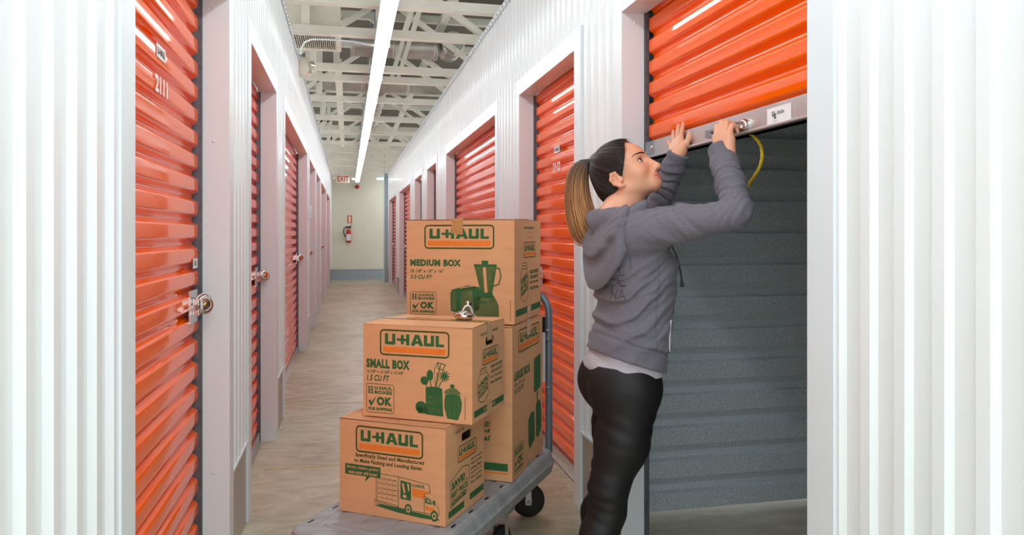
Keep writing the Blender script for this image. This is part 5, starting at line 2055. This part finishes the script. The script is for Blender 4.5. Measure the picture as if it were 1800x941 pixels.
V, F = surface(hoodie, (0.62, 1.78, 0.80), (1.24, 2.74, 1.68), 0.0042)
grey = np.array(lin((112, 110, 119)))
col = np.tile(grey, (len(V), 1))
hz = hem_z(V)
band = (V[:, 2] < hz + 0.060)
for E_, W_, ov in ((ER, WR, 0.05), (EL, WL, 0.01)):
    B_ = nrm(W_ - E_)
    L_ = np.linalg.norm(W_ - E_)
    tb = (V - E_) @ B_
    rad = np.linalg.norm((V - E_) - tb[:, None] * B_, axis=1)
    band |= (tb > L_ + ov - 0.052) & (rad < 0.07) & (tb < L_ + 0.06)
col[band] *= 0.90
# stitched seams: raglan line, hem, side seam
seam = np.abs(V[:, 2] - (hz + 0.061)) < 0.0028
ra = np.abs((V - SR) @ nrm(ER - SR + np.array([0, 0, -0.05])) + 0.018) < 0.0022
seam |= ra & (np.linalg.norm(V - SR, axis=1) < 0.12) & (V[:, 1] < 2.2)
seam |= (np.abs(V[:, 0] - 0.925 - 0.02 * (V[:, 2] - 1)) < 0.0022) & (V[:, 1] < 2.2) & (V[:, 2] < 1.20) & (V[:, 2] > hz + 0.06)
col[seam] *= 0.74
hood_o = solid('hooded_sweatshirt', girl, V, F, KNIT, col)


def snap_w(P, f, off):
    P = np.asarray(P, float)
    for _ in range(8):
        d = f(P) - off
        G = np.stack([f(P + 2e-4 * np.eye(3)[k]) - f(P) for k in range(3)], 1) / 2e-4
        P = P - d[:, None] * G / np.maximum((G * G).sum(1), 0.25)[:, None]
    return P


# faded block lettering shapes across the back, and the pale pocket edge, laid on the cloth
pb = MB()
fd = mat('faded_dark_print', (78, 74, 80), rough=0.9, var=0.2, scale=60)
T_ = nrm((0.62, -0.78, 0))
for zz, hh, strokes in ((1.180, 0.030, 'A'), (1.140, 0.034, 'HE'), (1.096, 0.032, 'NA')):
    for c_, kind in enumerate(strokes):
        o_ = np.array([0.800, 2.195, zz]) + T_ * (c_ * 0.034 + (0.02 if strokes == 'A' else 0))
        segs = {'A': [((0, 0), (0.5, 1)), ((0.5, 1), (1, 0)), ((0.25, 0.4), (0.75, 0.4))], 'E': [((0, 0), (0, 1)), ((0, 1), (1, 1)), ((0, 0.5), (0.8, 0.5)), ((0, 0), (1, 0))],
                'N': [((0, 0), (0, 1)), ((0, 1), (1, 0)), ((1, 0), (1, 1))], 'H': [((0, 0), (0, 1)), ((1, 0), (1, 1)), ((0, 0.5), (1, 0.5))], 'V': [((0, 1), (0.5, 0)), ((0.5, 0), (1, 1))]}[kind]
        for (xa, za), (xb, zb_) in segs:
            pts = [o_ + T_ * 0.026 * (xa + (xb - xa) * t_) + np.array([0, 0, hh * (za + (zb_ - za) * t_)]) for t_ in np.linspace(0, 1, 7)]
            pp = snap_w(np.array(pts), hoodie, -0.0014)
            pb.tube([tuple(x) for x in pp], 0.0030, fd, 6)
pb.build('back_print', hood_o)
pb = MB()
pts = snap_w(np.array([(1.03, 2.13 + 0.02 * t, 1.055 - 0.115 * t) for t in np.linspace(0, 1, 14)]) + np.array([[-0.030 * t * t, -0.03, 0] for t in np.linspace(0, 1, 14)]), hoodie, 0.001)
for _ in range(12):
    pts[1:-1] = 0.25 * pts[:-2] + 0.5 * pts[1:-1] + 0.25 * pts[2:]
pb.tube([tuple(x) for x in pts], 0.0026, mat('pale_lining', (206, 200, 200), rough=0.9), 6)
o = pb.build('pocket_edge', hood_o)
o['label'] = 'pale pocket edge'
pb = MB()
pts = [(0.985, 2.235, 1.315), (1.030, 2.225, 1.27), (1.048, 2.215, 1.22), (1.050, 2.21, 1.17), (1.052, 2.205, 1.13)]
pb.tube([tuple(x) for x in bez(pts, np.linspace(0, 1, 14))], [0.0032] * 12 + [0.006, 0.007], mat('drawstring', (70, 67, 72), rough=0.9), 8)
pb.build('drawstring', hood_o)


# ---- grey shirt showing under the hem, leggings, socks and shoes
def shirt(p):
    d = torso(p) + 0.004 - 0.003 * np.sin(p[:, 2] * 60 + p[:, 0] * 40 + wob(p, 14, 0.2) * 1.5)
    lowz = 0.857 - 0.02 * (p[:, 0] - 0.745)
    d = smax(d, lowz - p[:, 2] + 0.002 * np.sin(p[:, 1] * 40 + p[:, 0] * 30), 0.004)
    return np.maximum(d, p[:, 2] - hem_z(p) - 0.012)


V, F = surface(shirt, (0.68, 2.04, 0.82), (1.08, 2.52, 1.0), 0.004)
solid('grey_shirt', girl, V, F, KNIT, np.tile(np.array(lin((176, 172, 180))), (len(V), 1)))


def leggings(p):
    d = legs(p)
    wv = wob(p, 20, 0.4)
    for K in (KR, KL):
        r_ = np.linalg.norm((p - K) * np.array([1, 1, 0.8]), axis=1)
        d = d - 0.0020 * np.exp(-(r_ / 0.075) ** 2) * np.sin(p[:, 2] * 170 + (p[:, 0] - K[0]) * 70 + wv * 2.6 + 0.9 * np.sin(p[:, 2] * 53)) * np.clip(0.75 - (p[:, 0] - K[0]) / 0.09, 0, 1.3)
    d = d - 0.0014 * bell(p[:, 2], 0.70, 0.06) * np.sin(p[:, 2] * 120 + p[:, 0] * 50 + wv)
    cut = np.where(p[:, 1] < 2.28, 0.19, 0.31)
    return np.maximum(np.maximum(d, cut - p[:, 2]), p[:, 2] - 0.885)


V, F = surface(leggings, (0.60, 2.0, 0.15), (1.06, 2.56, 0.92), 0.0045)
col = np.tile(np.array(lin((24, 23, 25))), (len(V), 1))
sm_ = (np.abs(V[:, 0] - (0.935 + 0.25 * (V[:, 2] - 0.80))) < 0.003) & (V[:, 1] < 2.28) & (V[:, 2] > 0.45)
col[sm_] *= 0.4
solid('leggings', girl, V, F, LEGM, col)
SOCK = toned('striped_sock', rough=0.9, spec=0.1, nscale=100)
SHOE = mat('dark_shoe_fabric', (52, 52, 60), rough=0.7)
SOLE = mat('white_shoe_sole', (222, 220, 216), rough=0.6)
for K, A, top, yw in ((KR, AR, 0.205, -0.02), (KL, AL, 0.325, 0.03)):
    z0 = A[2] - 0.10
    dirn = nrm(A - K)

    def sock(p, K=K, A=A, top=top, z0=z0):
        d = chain([K * 0.55 + A * 0.45, K * 0.25 + A * 0.75, A, (A[0], A[1], z0 + 0.07)], [0.0545, 0.046, 0.042, 0.041], 0.02)(p)
        return np.maximum(d, p[:, 2] - top)
    V, F = surface(sock, (A[0] - 0.09, A[1] - 0.09, z0 + 0.02), (A[0] + 0.14, A[1] + 0.09, top + 0.02), 0.004)
    st = np.clip(np.sin((V[:, 2] - top) * 240), 0, 1)[:, None] * (V[:, 2] > top - 0.06)[:, None]
    col = np.array(lin((60, 70, 108))) * (1 - st) + np.array(lin((206, 212, 222))) * st
    solid('sock', girl, V, F, SOCK, col)

    def shoe(p, A=A, z0=z0, yw=yw):
        d = union([cap((A[0] - 0.025, A[1], z0 + 0.060), (A[0] + 0.06, A[1] + yw * 0.4, z0 + 0.056), 0.046, 0.047), cap((A[0] + 0.06, A[1] + yw * 0.4, z0 + 0.05), (A[0] + 0.165, A[1] + yw, z0 + 0.043), 0.046, 0.036), cap(A, (A[0] - 0.01, A[1], z0 + 0.07), 0.046, 0.05)], 0.03)(p)
        return smax(smax(d, z0 + 0.022 - p[:, 2], 0.006), p[:, 2] - z0 - 0.125, 0.006)
    V, F = surface(shoe, (A[0] - 0.1, A[1] - 0.09, z0), (A[0] + 0.24, A[1] + 0.1, z0 + 0.15), 0.005)
    so = solid('shoe', girl, V, F, SHOE)

    def sole(p, A=A, z0=z0, yw=yw):
        d = union([cap((A[0] - 0.025, A[1], z0 + 0.03), (A[0] + 0.06, A[1] + yw * 0.4, z0 + 0.03), 0.050, 0.046), cap((A[0] + 0.06, A[1] + yw * 0.4, z0 + 0.03), (A[0] + 0.165, A[1] + yw, z0 + 0.03), 0.048, 0.040)], 0.03)(p)
        return smax(np.maximum(d, p[:, 2] - z0 - 0.026), z0 + 0.001 - p[:, 2], 0.004)
    V, F = surface(sole, (A[0] - 0.1, A[1] - 0.09, z0 - 0.01), (A[0] + 0.24, A[1] + 0.1, z0 + 0.05), 0.005)
    solid('sole', so, V, F, SOLE)
# ------------------------------------------------------------------ fittings of the lifted door
D8 = bpy.data.objects['door_8']
BX = XR + 0.112 - 0.030            # front face of the lifted bottom bar
BZ0, BZ1 = 1.665 - 0.064, 1.669


def bar_face(y, z):
    return frame_matrix((BX - 0.0006, y, z), (0, -1, 0), (0, 0, 1))


b = MB()
P = Print(b, bar_face(1.905, BZ0 + 0.006), 0.118, 0.050)
P.rect(0, 0, 1, 1, STICK, 0.0)
P.text('U', 0.22, 0.22, 0.32, 0.52, INK, bold=0.04, lift=0.001)
P.text('S', 0.30, 0.36, 0.40, 0.66, INK, bold=0.04, lift=0.001)
P.text('ORIGIN', 0.43, 0.26, 0.72, 0.46, mat('grey_green_ink', (96, 116, 116), rough=0.6), lift=0.001)
P.text('MADE IN U.S.', 0.27, 0.76, 0.46, 0.83, INK, bold=0.0, lift=0.001)
o = b.build('bar_sticker', D8)
o['label'] = 'white paper sticker'
for y in (1.63, 2.72):
    b = MB()
    b.lathe([(0.016, 0.0), (0.014, 0.006), (0.007, 0.009), (0.0, 0.010)], frame_matrix((BX, y, 1.637), (0, 1, 0), (0, 0, 1), (-1, 0, 0)), CHROME, 16)
    b.build('bolt', D8)
# the pull handle under her right hand with the round lock eye beside it
b = MB()
HB = 1.1395
b.tube([(BX, 2.185, 1.628), (HB, 2.175, 1.630), (HB, 2.12, 1.630), (HB, 2.055, 1.630), (BX, 2.045, 1.628)], 0.0075, GALV, 10)
b.bar((BX - 0.004, 2.265, 1.632), (BX - 0.004, 2.03, 1.632), 0.008, 0.024, GALV)
o = b.build('pull_handle', D8)
b = MB()
b.lathe([(0.019, 0.0), (0.019, 0.012), (0.015, 0.018), (0.008, 0.018), (0.007, 0.010), (0.0, 0.010)], frame_matrix((BX, 2.015, 1.628), (0, 1, 0), (0, 0, 1), (-1, 0, 0)), CHROME, 24)
o = b.build('lock_eye', D8)
o['label'] = 'round chrome lock eye'
b = MB()
b.box((BX - 0.006, 2.70, BZ0), (BX + 0.0, 2.776, BZ1 - 0.002), GALV)
o = b.build('end_bracket', D8)

# yellow pull rope hanging under the bar
rp = [(BX + 0.02, 2.03, 1.603), (BX + 0.024, 2.012, 1.592), (BX + 0.03, 1.990, 1.565), (BX + 0.032, 1.984, 1.535), (BX + 0.032, 1.995, 1.505), (BX + 0.03, 2.025, 1.475), (BX + 0.03, 2.06, 1.45), (BX + 0.03, 2.09, 1.415), (BX + 0.03, 2.10, 1.37)]
t = thing('pull_rope', rp[0], 'yellow pull rope hanging from the lifted orange door', 'rope')
b = MB()
v = [np.array(q) for q in rp]
bzr = []
for i in range(len(v) - 1):
    for k in range(4):
        t_ = k / 4
        a, c = v[max(i - 1, 0)], v[min(i + 2, len(v) - 1)]
        bzr.append(0.5 * ((2 * v[i]) + (-a + v[i + 1]) * t_ + (2 * a - 5 * v[i] + 4 * v[i + 1] - c) * t_ ** 2 + (-a + 3 * v[i] - 3 * v[i + 1] + c) * t_ ** 3))
bzr.append(v[-1])
for s_ in range(3):
    pts = []
    for i, q in enumerate(bzr):
        a = i * 0.9 + s_ * 2 * math.pi / 3
        pts.append((q[0] + 0.0028 * math.cos(a), q[1] + 0.0028 * math.sin(a), q[2]))
    b.tube(pts, 0.0032, ROPE, 6)
b.build('strands', t)
b = MB()
b.lathe([(0.0, -0.012), (0.007, -0.008), (0.008, 0.0), (0.007, 0.008), (0.0, 0.012)], Matrix.Translation(rp[-1]), ROPE, 12)
b.build('end_knot', t)

# small white square sticker on the 2111 door
b = MB()
P = Print(b, frame_matrix((XL - 0.112 + 0.0230, 2.84, 1.176), (0, 1, 0), (0, 0, 1)), 0.085, 0.036)
P.rect(0, 0, 1, 1, STICK, 0.0)
P.rect(0.25, 0.25, 0.75, 0.75, mat('grey_sticker_ink', (150, 152, 156), rough=0.6), 0.0008)
o = b.build('square_sticker', bpy.data.objects['door_1'])
